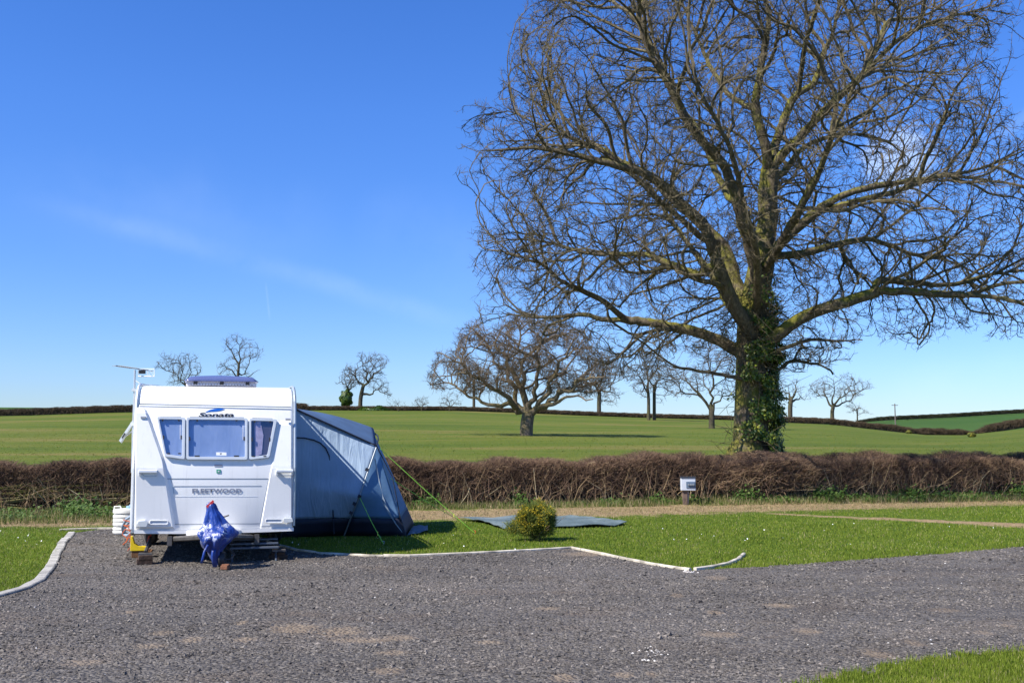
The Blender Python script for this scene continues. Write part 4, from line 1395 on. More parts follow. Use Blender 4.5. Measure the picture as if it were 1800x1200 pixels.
M_far_hedge = tonemat('far_hedge_twigs', [(0, (0.045, 0.035, 0.022)), (0.4, (0.11, 0.078, 0.05)), (0.8, (0.18, 0.13, 0.08)), (1, (0.26, 0.20, 0.12))], 0.95, 0.1, nscale=0.12)
HG = 'hedges on the ridge beyond the field'
pa = [((a_ - 900) / F * 150.0, 150.0) for a_ in np.arange(-700, 560, 40)]
hedge('hedge', 'far brown hedge on the ridge left of the caravan', pa, 0.95, 1.3, 25000, 14, wid=4.0, mat_t=M_far_hedge, twig_len=0.7, group=HG)
pa = [((a_ - 900) / F * 150.0, 150.0) for a_ in np.arange(535, 1330, 40)]
hedge('hedge', 'far low hedge on the ridge between the awning and the big oak', pa, 0.55, 1.2, 15000, 15, wid=4.0, mat_t=M_far_hedge, twig_len=0.6, group=HG)
pa = [((a_ - 900) / F * 150.0, 150.0) for a_ in np.arange(1325, 1640, 30)]
hedge('hedge', 'far brown hedge running down right of the trunk towards the valley', pa, [0.8] * (len(pa) - 3) + [0.95, 0.8, 0.3], 1.1, 8000, 16, wid=3.6, mat_t=M_far_hedge, twig_len=0.6, group=HG)
pa = [((a_ - 900) / F * 152.0, 152.0) for a_ in np.arange(1590, 1725, 15)]
hedge('hedge', 'short bushy hedge in the dip of the valley at the right', pa, [0.2, 0.6, 1.0, 0.9, 1.05, 0.8, 0.9, 0.6, 0.25], 1.4, 3500, 17, wid=3.6, mat_t=M_far_hedge, twig_len=0.8, group=HG)
pa = [((a_ - 900) / F * 150.0, 150.0) for a_ in np.arange(1712, 2000, 30)]
hedge('hedge', 'far bushy hedge climbing up out of the valley at the right edge', pa, [0.5] + [1.25] * (len(pa) - 1), 1.4, 8000, 18, wid=3.6, mat_t=M_far_hedge, twig_len=0.8, group=HG)
M_dark_hedge = tonemat('dark_hedge', [(0, (0.02, 0.028, 0.012)), (0.6, (0.055, 0.055, 0.03)), (1, (0.11, 0.09, 0.06))], 0.95, 0.1)
pa = [((a_ - 900) / F * 259.0, 259.0) for a_ in np.arange(1505, 2100, 40)]
hedge('hedge', 'dark green hedge along the skyline of the far right hill', pa, [0.4] + [0.9] * (len(pa) - 1), 1.6, 10000, 19, wid=7.0, mat_t=M_dark_hedge, twig_len=1.0, group=HG)

# dark evergreen scrub patches on the ridge hedge
for k, (px, w_, h_, lab) in enumerate([(660, 34, 11, 'dark evergreen scrub under the mossy ridge tree'), (777, 22, 8, 'dark evergreen scrub in the ridge hedge left of the field oak')]):
    q = field_at(px, 721)
    n = 1500; sc = q[1] / F
    th = rng.normal(0, 1, (n, 3)); th /= np.linalg.norm(th, axis=1, keepdims=True)
    X = th * rng.uniform(0.6, 1, (n, 1)) * np.array([w_ * sc, 0.7, h_ * sc * 0.6]); X[:, 2] = np.abs(X[:, 2]) * (1 + 0.4 * np.sin(X[:, 0] * 2.5))
    V, Fq, tn = leaves(X, th, rng.uniform(0.15, 0.35, n), rng, rng.beta(1.5, 5, n))
    o = npmesh('evergreen_scrub', V, [Fq], M_ivy, attrs={'tone': tn}); o.location = tuple(q)
    tag(o, lab, 'bush')

# gorse on the valley hedge
M_gorse_far = tonemat('far_gorse', [(0, (0.04, 0.06, 0.015)), (0.6, (0.13, 0.12, 0.02)), (1, (0.36, 0.27, 0.02))], 0.8, 0.2)
for k, (px, py, lab) in enumerate([(1598, 762, 'yellow flowering gorse at the lower end of the far hedge, left of the valley dip'), (1708, 768, 'yellow flowering gorse in the valley below the climbing hedge')]):
    q = field_at(px, py)
    n = 500
    th = rng.normal(0, 1, (n, 3)); th /= np.linalg.norm(th, axis=1, keepdims=True)
    X = th * rng.uniform(0.5, 1, (n, 1)) * np.array([0.4, 0.3, 0.26]) * (0.7 + 0.5 * rng.random((n, 1))); X[:, 2] += 0.2
    V, Fq, tn = leaves(X, th, rng.uniform(0.1, 0.25, n), rng, rng.random(n))
    o = npmesh('gorse_bush', V, [Fq], M_gorse_far, attrs={'tone': tn}); o.location = tuple(q)
    tag(o, lab, 'bush', 'gorse bushes in the valley')

# utility pole on the far hill
q = ((1572 - 900) / F * 215.0, 215.0)
qz = float(hgt(*q))
up_ = empty('utility_pole', (q[0], q[1], qz)); tag(up_, 'thin wooden utility pole standing on the far right hill', 'pole')
M_pole = simple('weathered_pole', (0.14, 0.12, 0.10), 0.9)
topz = P(1572, 709, 215.0)[2] - qz
MB().tube([(0, 0, -0.3), (0, 0, topz)], [0.14, 0.10], 8).build('pole', M_pole, up_)
MB().box((0, 0, topz - 0.35), (1.3, 0.12, 0.12)).build('crossarm', M_pole, up_)

# ------------------------------------------------------------------ weeds and rough grass at the hedge foot
M_weed = tonemat('weeds', [(0, (0.03, 0.065, 0.012)), (0.4, (0.06, 0.125, 0.018)), (0.75, (0.10, 0.17, 0.03)), (1, (0.16, 0.20, 0.05))], 0.6, 0.3, 0.3)
n = 52000
x = rng.uniform(-15, 17, n)
yw = yh(x)
dist = np.where(x < -5.5, rng.uniform(0.3, 3.1, n), rng.uniform(0.25, 1.0, n) + np.clip((x - 4) / 6, 0, 1) * 0.35 * rng.random(n))
y = yw - dist
cl_ = np.sin(x * 1.7) * np.cos(y * 2.3 + x) + 0.6 * np.sin(x * 5.1 + y * 3) + rng.normal(0, 0.35, n)
ok = (cl_ > np.where(x < -5.5, -0.1, 0.25)) & ~inpoly(x, y, TENT_FP) & ~((np.abs(x - 4.15) < 0.35) & (y < 25.6))
x, y = x[ok], y[ok]; n = len(x)
Z = np.asarray(hgt(x, y)) + np.abs(rng.normal(0, 0.11, n)) * (0.5 + 0.8 * (np.sin(x * 2.3 + y) > 0.2))
X = np.stack([x, y, Z], 1)
Nn = rng.normal(0, 0.5, (n, 3)); Nn[:, 2] += 0.8; Nn[:, 1] -= 0.4; Nn /= np.linalg.norm(Nn, axis=1, keepdims=True)
V, Fq, tn = leaves(X, Nn, rng.uniform(0.03, 0.075, n), rng, rng.beta(2, 2, n))
o = npmesh('weeds', V, [Fq], M_weed, attrs={'tone': tn})
tag(o, 'green nettles and weeds along the foot of the hedge', 'weeds', kind='stuff')
M_straw = tonemat('rough_grass', [(0, (0.07, 0.12, 0.02)), (0.45, (0.13, 0.16, 0.04)), (0.75, (0.28, 0.22, 0.11)), (1, (0.42, 0.34, 0.2))], 0.9, 0.1, 0.25, nscale=1.2)
n = 42000
x = rng.uniform(-15, 17, n); y = yh(x) - np.where(x < -5.5, rng.uniform(0.2, 4.2, n), 0.2 + 1.3 * rng.random(n) ** 1.6)
ok = ~inpoly(x, y, TENT_FP) & ~inpoly(x, y, GP) & ~((np.abs(x - 4.15) < 0.35) & (y < 25.6))
x, y = x[ok], y[ok]; n = len(x)
o = blades('rough_grass', x, y, np.asarray(hgt(x, y)), rng.uniform(0.06, 0.22, n), np.full(n, 0.013), rng.random(n), M_straw, 0.6)
tag(o, 'rough straw coloured and green grass on the verge below the hedge', 'grass', kind='stuff')
# thin dead litter on the worn strip
n = 26000
x = rng.uniform(-12, 14, n); y = 22.9 + 0.31 * x + rng.normal(0, 1.0, n)
ok = ~inpoly(x, y, TENT_FP) & ~inpoly(x, y, GP) & ~inpoly(x, y, TARP)
x, y = x[ok], y[ok]; n = len(x)
o = blades('dry_litter', x, y, np.full(n, 0.004) + np.asarray(hgt(x, y)), rng.uniform(0.02, 0.06, n), np.full(n, 0.012), rng.uniform(0.45, 1, n), M_straw, 1.1)
tag(o, 'dry straw litter on the worn strip of earth', 'litter', kind='stuff')
# field sward: scattered coarse tufts in the field
n = 15000
y = 30 + 60 * rng.random(n) ** 1.4
x = (rng.random(n) * 2 - 1) * y * 0.52
ok = y > yh(x) + 1.2
x, y = x[ok], y[ok]; n = len(x)
tone = np.clip(rng.normal(0.5, 0.22, n) + 0.15 * np.sin(x * 0.3 + y * 0.8), 0, 1)
M_sward = tonemat('field_sward', [(0, (0.07, 0.11, 0.012)), (0.45, (0.095, 0.14, 0.015)), (0.75, (0.14, 0.165, 0.025)), (1, (0.24, 0.19, 0.07))], 0.85, 0.15, 0.25, nscale=0.25)
o = blades('field_grass', x, y, np.asarray(hgt(x, y)), rng.uniform(0.02, 0.045, n), 0.03 + 0.0006 * y, tone, M_sward, 1.0)
tag(o, 'coarse pasture grass tufts in the field beyond the hedge', 'grass', kind='stuff')

# ------------------------------------------------------------------ caravan
CA = R(15.5)
CC = np.array([-3.92, 13.92, 0.0])
CU = np.array([math.cos(CA), math.sin(CA), 0]); CV = np.array([-math.sin(CA), math.cos(CA), 0])


def c2w(x, y, z): return CC + CU * x + CV * y + np.array([0, 0, z])


def w2c(p):
    d = np.asarray(p) - CC
    return np.array([d @ CU, d @ CV, d[2]])


PROF = [(0.06, 0.385), (0.015, 0.40), (0.0, 0.45), (0.0, 1.22), (0.20, 2.02), (0.25, 2.11), (0.32, 2.19), (0.43, 2.26), (0.58, 2.31), (0.85, 2.34), (1.6, 2.35), (3.4, 2.35), (4.3, 2.32), (4.75, 2.2), (4.98, 1.95), (5.1, 1.4), (5.12, 0.5), (5.08, 0.40), (5.0, 0.385)]


def prof_y(z):
    zz = [p[1] for p in PROF[2:11]]; yy = [p[0] for p in PROF[2:11]]
    return float(np.interp(z, zz, yy))


def fp(px, py, off=0.0):
    """pixel ray -> point on the front of the caravan (local), lifted by off"""
    d = ray(px, py)
    lo, hi = 8.0, 20.0
    o = np.array([0, 0, H])
    def g(t):
        l = w2c(o + d * t); return l[1] - prof_y(l[2])
    for _ in range(50):
        mid = (lo + hi) / 2
        if g(mid) > 0: hi = mid
        else: lo = mid
    l = w2c(o + d * hi)
    z = l[2]
    dy = (prof_y(z + 0.01) - prof_y(z - 0.01)) / 0.02
    nrm = np.array([0, -1, dy]); nrm /= np.linalg.norm(nrm)
    return l + nrm * off


m, nt, b = newmat('caravan_white')
v = coords(nt)
c = ramp(nt, noise(nt, v, 1.6, 5), [(0.3, (0.79, 0.78, 0.75)), (0.7, (0.86, 0.85, 0.81))])
drt = noise(nt, coords(nt, scale=(7, 7, 0.7)), 2.2, 6, 0.7)
c = mixc(nt, maprange(nt, drt, 0.55, 0.8, 0, 0.38), c, (0.45, 0.45, 0.40))
nt.links.new(c, b.inputs['Base Color'])
b.inputs['Roughness'].default_value = 0.32
b.inputs['Coat Weight'].default_value = 0.25
bump(nt, b, noise(nt, v, 2.5, 3), 0.06, 0.02)
M_white = m
M_trim = simple('rail_trim', (0.42, 0.47, 0.50), 0.4, metal=0.3, var=0.1)
M_rail = simple('white_plastic', (0.7, 0.72, 0.73), 0.4, var=0.06)
M_winfr = simple('window_frame', (0.50, 0.54, 0.58), 0.4, var=0.05)
M_grey = simple('seam_grey', (0.16, 0.18, 0.20), 0.6)
M_black = simple('black_rubber', (0.02, 0.02, 0.022), 0.6, var=0.3)
M_dsteel = simple('dirty_steel', (0.12, 0.11, 0.10), 0.6, metal=0.5, var=0.35, scale=14)
M_galv = simple('galvanised', (0.45, 0.47, 0.49), 0.45, metal=0.5, var=0.2, scale=20)
M_curtain = None
m, nt, b = newmat('window_blind')
wn_ = noise(nt, coords(nt, scale=(5, 1, 1.2), rot=(0, -0.55, 0)), 1.4, 4, 0.6, 0.5)
nt.links.new(ramp(nt, wn_, [(0.3, (0.23, 0.32, 0.46)), (0.7, (0.34, 0.43, 0.57))]), b.inputs['Base Color'])
b.inputs['Roughness'].default_value = 0.8
bump(nt, b, wn_, 0.3, 0.02)
M_blind = m
m, nt, b = newmat('acrylic_pane')
b.inputs['Base Color'].default_value = (0.55, 0.60, 0.78, 1)
b.inputs['Roughness'].default_value = 0.03
gl = N(nt, 'ShaderNodeBsdfGlossy'); gl.inputs['Roughness'].default_value = 0.03; gl.inputs['Color'].default_value = (1, 1, 1, 1)
tr = N(nt, 'ShaderNodeBsdfTransparent'); tr.inputs['Color'].default_value = (0.95, 0.96, 1.0, 1)
fr = N(nt, 'ShaderNodeFresnel'); fr.inputs['IOR'].default_value = 1.55
nz = noise(nt, coords(nt), 1.2, 3)
bp = N(nt, 'ShaderNodeBump'); bp.inputs['Strength'].default_value = 0.12; bp.inputs['Distance'].default_value = 0.05
nt.links.new(nz, bp.inputs['Height']); nt.links.new(bp.outputs[0], gl.inputs['Normal'])
mx = N(nt, 'ShaderNodeMixShader')
bf_ = N(nt, 'ShaderNodeNewGeometry').outputs['Backfacing']
nt.links.new(math_(nt, 'MULTIPLY', math_(nt, 'ADD', fr.outputs[0], 0.12), math_(nt, 'SUBTRACT', 1.0, bf_)), mx.inputs[0]); nt.links.new(tr.outputs[0], mx.inputs[1]); nt.links.new(gl.outputs[0], mx.inputs[2])
nt.links.new(mx.outputs[0], nt.nodes['Material Output'].inputs[0])
M_pane = m

caravan = empty('touring_caravan', tuple(CC), CA)
tag(caravan, 'white touring caravan parked on the gravel pitch with its front towards the road', 'caravan')

# body: loft of the side profile with rounded long edges
W2 = 1.022


def offset_prof(d):
    pts = [np.array(p) for p in PROF]
    n = len(pts); out = []
    for i in range(n):
        a, b_, c_ = pts[i - 1], pts[i], pts[(i + 1) % n]
        e1 = (b_ - a) / np.linalg.norm(b_ - a); e2 = (c_ - b_) / np.linalg.norm(c_ - b_)
        n1 = np.array([e1[1], -e1[0]]); n2 = np.array([e2[1], -e2[0]])
        nn = n1 + n2; nn /= np.linalg.norm(nn)
        out.append(b_ + nn * d)
    return out


mb = MB()
rr_ = 0.055
stations = []
for k in range(6):
    a = math.pi / 2 * k / 5
    stations.append((-W2 + rr_ * (1 - math.sin(a)), rr_ * (1 - math.cos(a)) if False else rr_ * (1 - math.cos(math.pi / 2 - a))))
stations = [(-W2 + rr_ * (1 - math.cos(math.pi / 2 * k / 5)), rr_ * (1 - math.sin(math.pi / 2 * k / 5))) for k in range(6)]
stations = stations + [(-x_, d_) for x_, d_ in reversed(stations)]
npf = len(PROF)
vs = []
for (x_, d_) in stations:
    for q in offset_prof(d_): vs.append((x_, q[0], q[1]))
fs = []
for i in range(len(stations) - 1):
    for k in range(npf):
        fs.append((i * npf + k, i * npf + (k + 1) % npf, (i + 1) * npf + (k + 1) % npf, (i + 1) * npf + k))
fs.append(tuple(range(npf))); fs.append(tuple(reversed(range((len(stations) - 1) * npf, len(stations) * npf))))
mb.add(vs, fs)
body = mb.build('body', M_white, caravan, smooth=True)

# raised side wings of the front, with sloping inner edges
def wing(left, right, y0, y1, lift, slope_left, slope_right):
    """raised side panel of the front; left/right give pixel x at a pixel y"""
    mb = MB(); rows = []
    n = 40
    for j in range(n + 1):
        py = y0 + (y1 - y0) * j / n
        xl, xr = left(py), right(py)
        h = lift * min(1, j / 2.0, (n - j) / 1.0)
        row = [fp(xl, py, -0.004), fp(xl + slope_left, py, h)]
        for t in (0.33, 0.66): row.append(fp(xl + slope_left + (xr - slope_right - xl - slope_left) * t, py, h))
        row += [fp(xr - slope_right, py, h), fp(xr, py, -0.004)]
        rows.append(row)
    mb.add([p for r_ in rows for p in r_], [(j * 6 + k, j * 6 + k + 1, (j + 1) * 6 + k + 1, (j + 1) * 6 + k) for j in range(n) for k in range(5)])
    return mb.build('front_wing', M_white, caravan, smooth=False)


def lin(*pts):
    return lambda y: float(np.interp(y, [p[1] for p in pts], [p[0] for p in pts]))


wing(lambda y: 237.5, lin((257, 715), (290, 811), (309, 929)), 716, 930, 0.034, 2.0, 5.0)
wing(lin((492, 737), (480, 800), (472.5, 838), (456, 929)), lambda y: 513, 738, 928, 0.014, 2.5, 1.5)


def densify(pts, step=6):
    out = []
    for a, b_ in zip(pts, pts[1:] + pts[:1]):
        n_ = max(1, int(math.hypot(b_[0] - a[0], b_[1] - a[1]) / step))
        for k in range(n_): out.append((a[0] + (b_[0] - a[0]) * k / n_, a[1] + (b_[1] - a[1]) * k / n_))
    return out


def roundpoly(pts, r=3.0, n=4):
    out = []
    m_ = len(pts)
    for i in range(m_):
        a, b_, c_ = np.array(pts[i - 1], float), np.array(pts[i], float), np.array(pts[(i + 1) % m_], float)
        d1 = (a - b_); d1 /= np.linalg.norm(d1); d2 = (c_ - b_); d2 /= np.linalg.norm(d2)
        p1, p2 = b_ + d1 * r, b_ + d2 * r
        for k in range(n + 1):
            t = k / n
            q = (1 - t) ** 2 * p1 + 2 * t * (1 - t) * b_ + t * t * p2
            out.append((float(q[0]), float(q[1])))
    return out


def slab(name, pts, o0, o1, mat_, parent=caravan, bevel=0.0):
    mb = MB(); mb.prism([fp(a_, b_, o1) for a_, b_ in pts], [fp(a_, b_, o0) for a_, b_ in pts])
    return mb.build(name, mat_, parent, bevel=bevel)


def ringslab(name, outer, inner, o0, o1, mat_, parent=caravan):
    n = len(outer)
    vs = [fp(*p, o0) for p in outer] + [fp(*p, o1) for p in outer] + [fp(*p, o1) for p in inner] + [fp(*p, o0) for p in inner]
    fs = []
    for i in range(n):
        j = (i + 1) % n
        for lv in range(3):
            fs.append((lv * n + i, lv * n + j, (lv + 1) * n + j, (lv + 1) * n + i))
    return MB().add(vs, fs).build(name, mat_, parent, bevel=0.004)


WIN = [([(276, 733.5), (326, 735), (325, 808.5), (290, 803.5)], [(280, 738), (320.5, 738.5), (320, 803), (292.5, 799)]),
       ([(327.8, 734.5), (435, 736), (435, 809), (327.8, 808.5)], [(331.8, 738.5), (430.5, 739.5), (430.5, 804), (331.8, 803.5)]),
       ([(438, 736.5), (487, 738), (473.5, 805), (438, 809)], [(441.5, 740.5), (481, 741.5), (469.5, 800.5), (441.5, 804)])]
for wi, (o_, i_) in enumerate(WIN):
    of = roundpoly(o_, 3.5); inf = roundpoly(i_, 2.5)
    f_ = ringslab('window', of, inf, 0.0, 0.048, M_winfr)
    p_ = slab('pane', roundpoly(i_, 2.5), 0.034, 0.038, M_pane, f_)
    p_.parent = f_
    # interior: flat sheet painted dark for the unlit inside; also blinds and curtain
    if wi < 2:
        slab('blind', roundpoly(i_, 2.5), 0.002, 0.008, M_blind, f_)
    else:
        slab('unlit_backing', roundpoly(i_, 2.5), 0.001, 0.003, simple('interior_shade', (0.05, 0.04, 0.05), 0.8), f_)
        slab('curtain', [(447, 741.5), (458, 741), (463, 765), (460, 798), (448, 803)], 0.006, 0.012, simple('curtain_cloth', (0.42, 0.36, 0.42), 0.85, var=0.25, scale=14), f_)
    # catches and stays
    (x0, y0), (x1, y1), (x2, y2), (x3, y3) = i_
    def bit(px, py, w, h):
        MB().prism([fp(px - w, py - h, 0.050), fp(px + w, py - h, 0.050), fp(px + w, py + h, 0.050), fp(px - w, py + h, 0.050)],
                   [fp(px - w, py - h, 0.036), fp(px + w, py - h, 0.036), fp(px + w, py + h, 0.036), fp(px - w, py + h, 0.036)]).build('catch', M_black, f_)
    ym = (y0 + y3) / 2 + 1
    bit((x0 + x3) / 2 + 1.6, ym, 1.2, 3.2)
    bit((x1 + x2) / 2 - 1.6, ym, 1.2, 3.2)
    for fx in (0.15, 0.85):
        bit(x3 + (x2 - x3) * fx, y3 - 1, 4.5 if wi == 1 else 2.5, 1.0)
        bit(x0 + (x1 - x0) * fx, y0 + 1.8, 1.6, 1.2)
    if wi < 2:
        mbs = MB()
        xx = x1 - 3.5
        mbs.prism([fp(xx - 1, y1 + 9, 0.034), fp(xx + 1, y1 + 9, 0.034), fp(xx + 0.5, (y1 + y2) / 2 + 2, 0.034), fp(xx - 1, (y1 + y2) / 2 + 2, 0.034)],
                  [fp(xx - 1, y1 + 9, 0.026), fp(xx + 1, y1 + 9, 0.026), fp(xx + 0.5, (y1 + y2) / 2 + 2, 0.026), fp(xx - 1, (y1 + y2) / 2 + 2, 0.026)])
        mbs.build('stay', M_rail, f_)
    if wi == 1:
        st_ = slab('sticker', [(380, 795.5), (398, 796), (398, 801.5), (380, 801)], 0.0385, 0.0395, simple('sticker_white', (0.75, 0.75, 0.75), 0.5), f_)
        slab('sticker_print', [(386, 797), (390.5, 797), (389, 800), (387, 800)], 0.0397, 0.0402, M_grey, f_)
    # hinge strip above the window
    slab('hinge_rail', [(x0 + 2, y0 - 6.0), (x1 - 2, y1 - 6.0), (x1 - 2, y1 - 4.8), (x0 + 2, y0 - 4.8)], 0.0, 0.012, M_grey, caravan)


def strip(name, pts, w, h, mat_, parent=caravan, o0=0.0):
    """thin strip along the front surface through pixels"""
    mb = MB()
    P3 = [fp(a_, b_, o0) for a_, b_ in pts]
    top = [fp(a_, b_, o0 + h) for a_, b_ in pts]
    n = len(pts); vs = []
    for i in range(n):
        d = P3[min(i + 1, n - 1)] - P3[max(i - 1, 0)]; d /= np.linalg.norm(d)
        nn = top[i] - P3[i]; nn /= np.linalg.norm(nn)
        s_ = np.cross(d, nn)
        vs += [P3[i] - s_ * w / 2, top[i] - s_ * w / 2, top[i] + s_ * w / 2, P3[i] + s_ * w / 2]
    fs = []
    for i in range(n - 1):
        for k in range(3):
            fs.append((i * 4 + k, i * 4 + k + 1, (i + 1) * 4 + k + 1, (i + 1) * 4 + k))
    fs += [(0, 1, 2, 3), tuple((n - 1) * 4 + k for k in (3, 2, 1, 0))]
    return mb.add(vs, fs).build(name, mat_, parent)


M_line = simple('panel_joint', (0.22, 0.24, 0.26), 0.6)
M_line2 = simple('panel_crease', (0.40, 0.43, 0.46), 0.6)
strip('roof_seam', [(244 + 267 * k / 12, 709.8 + 5.4 * k / 12) for k in range(13)], 0.008, 0.006, M_line)
strip('roof_seam', [(244 + 267 * k / 12, 713.6 + 5.2 * k / 12) for k in range(13)], 0.005, 0.008, M_line2)
lk = MB()
strip('locker_joint', [(290, 841), (380, 841), (472, 841)], 0.009, 0.003, M_line)
strip('locker_joint', [(472, 841), (464, 880), (456.5, 919)], 0.007, 0.003, M_line2)
strip('locker_joint', [(456.5, 919.5), (380, 920.5), (307, 921)], 0.008, 0.003, M_line)
strip('name_recess', [(306.5, 872), (304, 856), (306, 854), (380, 853.7), (459, 853.3)], 0.008, 0.004, M_line2)
strip('name_recess', [(306.5, 872.5), (380, 872), (452, 872)], 0.004, 0.003, M_rail)
strip('locker_crease', [(300, 842), (304, 853)], 0.005, 0.003, M_line2)
# bottom moulding
strip('bottom_moulding', [(236, 934), (310, 934.5), (380, 934), (450, 932), (516, 929.5)], 0.045, 0.02, M_white)
# bumper grooves and lamps
for gx, lamp in (((263, 296, 913.5, 921.5), [(243, 914), (256, 912.5), (262, 918), (259, 926), (246, 926), (241, 920)]), ((466, 497, 911, 918.5), [(498, 910), (513, 909), (514.5, 916), (500, 918), (497.5, 915)])):
    ringslab('bumper_groove', roundpoly([(gx[0], gx[2]), (gx[1], gx[2]), (gx[1], gx[3]), (gx[0], gx[3])], 3), roundpoly([(gx[0] + 1.8, gx[2] + 1.4), (gx[1] - 1.8, gx[2] + 1.4), (gx[1] - 1.8, gx[3] - 1.8), (gx[0] + 1.8, gx[3] - 1.8)], 2), 0.036, 0.046, M_white)
    slab('bumper_inset', roundpoly([(gx[0] + 1.8, gx[2] + 1.4), (gx[1] - 1.8, gx[2] + 1.4), (gx[1] - 1.8, gx[3] - 1.8), (gx[0] + 1.8, gx[3] - 1.8)], 2), 0.030, 0.038, M_winfr)
    slab('marker_lamp', roundpoly(lamp, 1.5, 3), 0.03, 0.085, simple('lamp_lens', (0.62, 0.64, 0.62), 0.25, var=0.1), bevel=0.018)
# corner identity lights near the top
for x0, y0 in ((247.5, 733), (501.5, 736.5)):
    slab('position_light', [(x0, y0), (x0 + 9, y0 + .2), (x0 + 9, y0 + 3.6), (x0, y0 + 3.4)], 0.034, 0.05, simple('grey_lens', (0.28, 0.29, 0.31), 0.4))
# grab handles
for x0, x1, y0 in ((244.5, 277, 826), (485, 515, 825)):
    h_ = MB().prism([fp(x0, y0, 0.085), fp(x1, y0, 0.085), fp(x1, y0 + 4.5, 0.085), fp(x0, y0 + 4.5, 0.085)], [fp(x0, y0 - 1, 0.055), fp(x1, y0 - 1, 0.055), fp(x1, y0 + 4.8, 0.055), fp(x0, y0 + 4.8, 0.055)]).build('grab_handle', M_rail, caravan, bevel=0.006)
    for xa in ((x0, x0 + 3.2), (x1 - 3.2, x1)):
        mb = MB()
        mb.prism([fp(xa[0], y0 - 0.5, 0.06), fp(xa[1], y0 - 0.5, 0.06), fp(xa[1], y0 + 9.5, 0.05), fp(xa[0], y0 + 9.5, 0.05)], [fp(xa[0], y0 - 0.5, 0.0), fp(xa[1], y0 - 0.5, 0.0), fp(xa[1], y0 + 9.5, 0.0), fp(xa[0], y0 + 9.5, 0.0)])
        mb.build('handle_mount', M_rail, h_)
    ringslab('handle_recess', roundpoly([(x0 + 4, y0 + 4.6), (x1 - 1, y0 + 4.6), (x1 - 1, y0 + 11), (x0 + 9, y0 + 11)], 2), roundpoly([(x0 + 5.5, y0 + 5.6), (x1 - 3, y0 + 5.6), (x1 - 3, y0 + 9.6), (x0 + 9.5, y0 + 9.6)], 1.2), 0.036, 0.044, M_winfr, h_)


# lettering
def text_on_front(name, txt, pxc, pyc, wpx, hpx, mat_, italic=0.0, bold=0.0, off=0.006, parent=caravan, space=1.0):
    cu = bpy.data.curves.new(name, 'FONT'); cu.body = txt; cu.size = 1; cu.offset = bold; cu.shear = italic
    cu.align_x = 'LEFT'; cu.space_character = space
    to = bpy.data.objects.new(name, cu); COL.objects.link(to)
    dg = bpy.context.evaluated_depsgraph_get(); dg.update()
    me = bpy.data.meshes.new_from_object(to.evaluated_get(dg))
    bpy.data.objects.remove(to)
    xs_ = [v.co.x for v in me.vertices]; ys_ = [v.co.y for v in me.vertices]
    x0, x1, y0, y1 = min(xs_), max(xs_), min(ys_), max(ys_)
    A = fp(pxc - wpx / 2, pyc, off); B = fp(pxc + wpx / 2, pyc, off)
    T_ = fp(pxc, pyc - hpx / 2, off); D_ = fp(pxc, pyc + hpx / 2, off)
    ctr = (A + B) / 2; ex = B - A; ez = T_ - D_
    for v_ in me.vertices:
        u_ = (v_.co.x - (x0 + x1) / 2) / (x1 - x0); w__ = (v_.co.y - (y0 + y1) / 2) / (y1 - y0)
        v_.co = Vector(ctr + ex * u_ + ez * w__)
    me.materials.clear(); me.materials.append(mat_)
    return link(bpy.data.objects.new(name, me), parent)


M_txt = simple('black_vinyl', (0.015, 0.018, 0.03), 0.4)
M_txtg = simple('grey_vinyl', (0.22, 0.24, 0.30), 0.4)
M_blue = simple('blue_vinyl', (0.01, 0.12, 0.50), 0.4)
text_on_front('model_lettering', 'Sonata', 380, 728.8, 62, 7.4, M_txt, italic=0.22, bold=0.028, off=0.006)
slab('swoosh', [(361, 724.2), (368, 720.5), (377, 718.2), (386, 717.7), (394.5, 718.8), (388, 721.3), (380, 722.6), (370, 723.0)], 0.0, 0.006, M_blue)
text_on_front('maker_lettering', 'FLEETWOOD', 381.5, 862.5, 87, 8.2, M_txtg, bold=0.05, off=0.006, space=1.08)
slab('number_plaque', [(377, 816), (391, 816.2), (391, 820.2), (377, 820)], 0.0, 0.006, M_txtg)
slab('green_badge', [(380.5, 824.8), (387.8, 824.9), (387.8, 831), (380.5, 830.9)], 0.0, 0.006, simple('green_vinyl', (0.02, 0.36, 0.20), 0.5))
slab('badge_mark', [(382.6, 826.6), (385.8, 826.6), (385.8, 829.2), (382.6, 829.2)], 0.006, 0.008, M_rail)

# awning rails at both edges
for sx in (-1, 1):
    mb = MB()
    op = offset_prof(-0.012)[3:15]
    mb.tube([(sx * (W2 + 0.006), q[0] + 0.03 if i < 3 else q[0], q[1]) for i, q in enumerate([offset_prof(-0.012)[2]] + op)], 0.020, 6)
    mb.build('awning_rail', M_rail if sx < 0 else M_trim, caravan)
    # flat grey edging behind the rail
    mb = MB()
    for q0, q1 in zip(op[:-1], op[1:]):
        pass
    mb.tube([(sx * (W2 + 0.012), q[0] + 0.10, q[1]) for q in op[:4]], 0.022, 6)
    mb.build('edge_trim', M_trim, caravan)
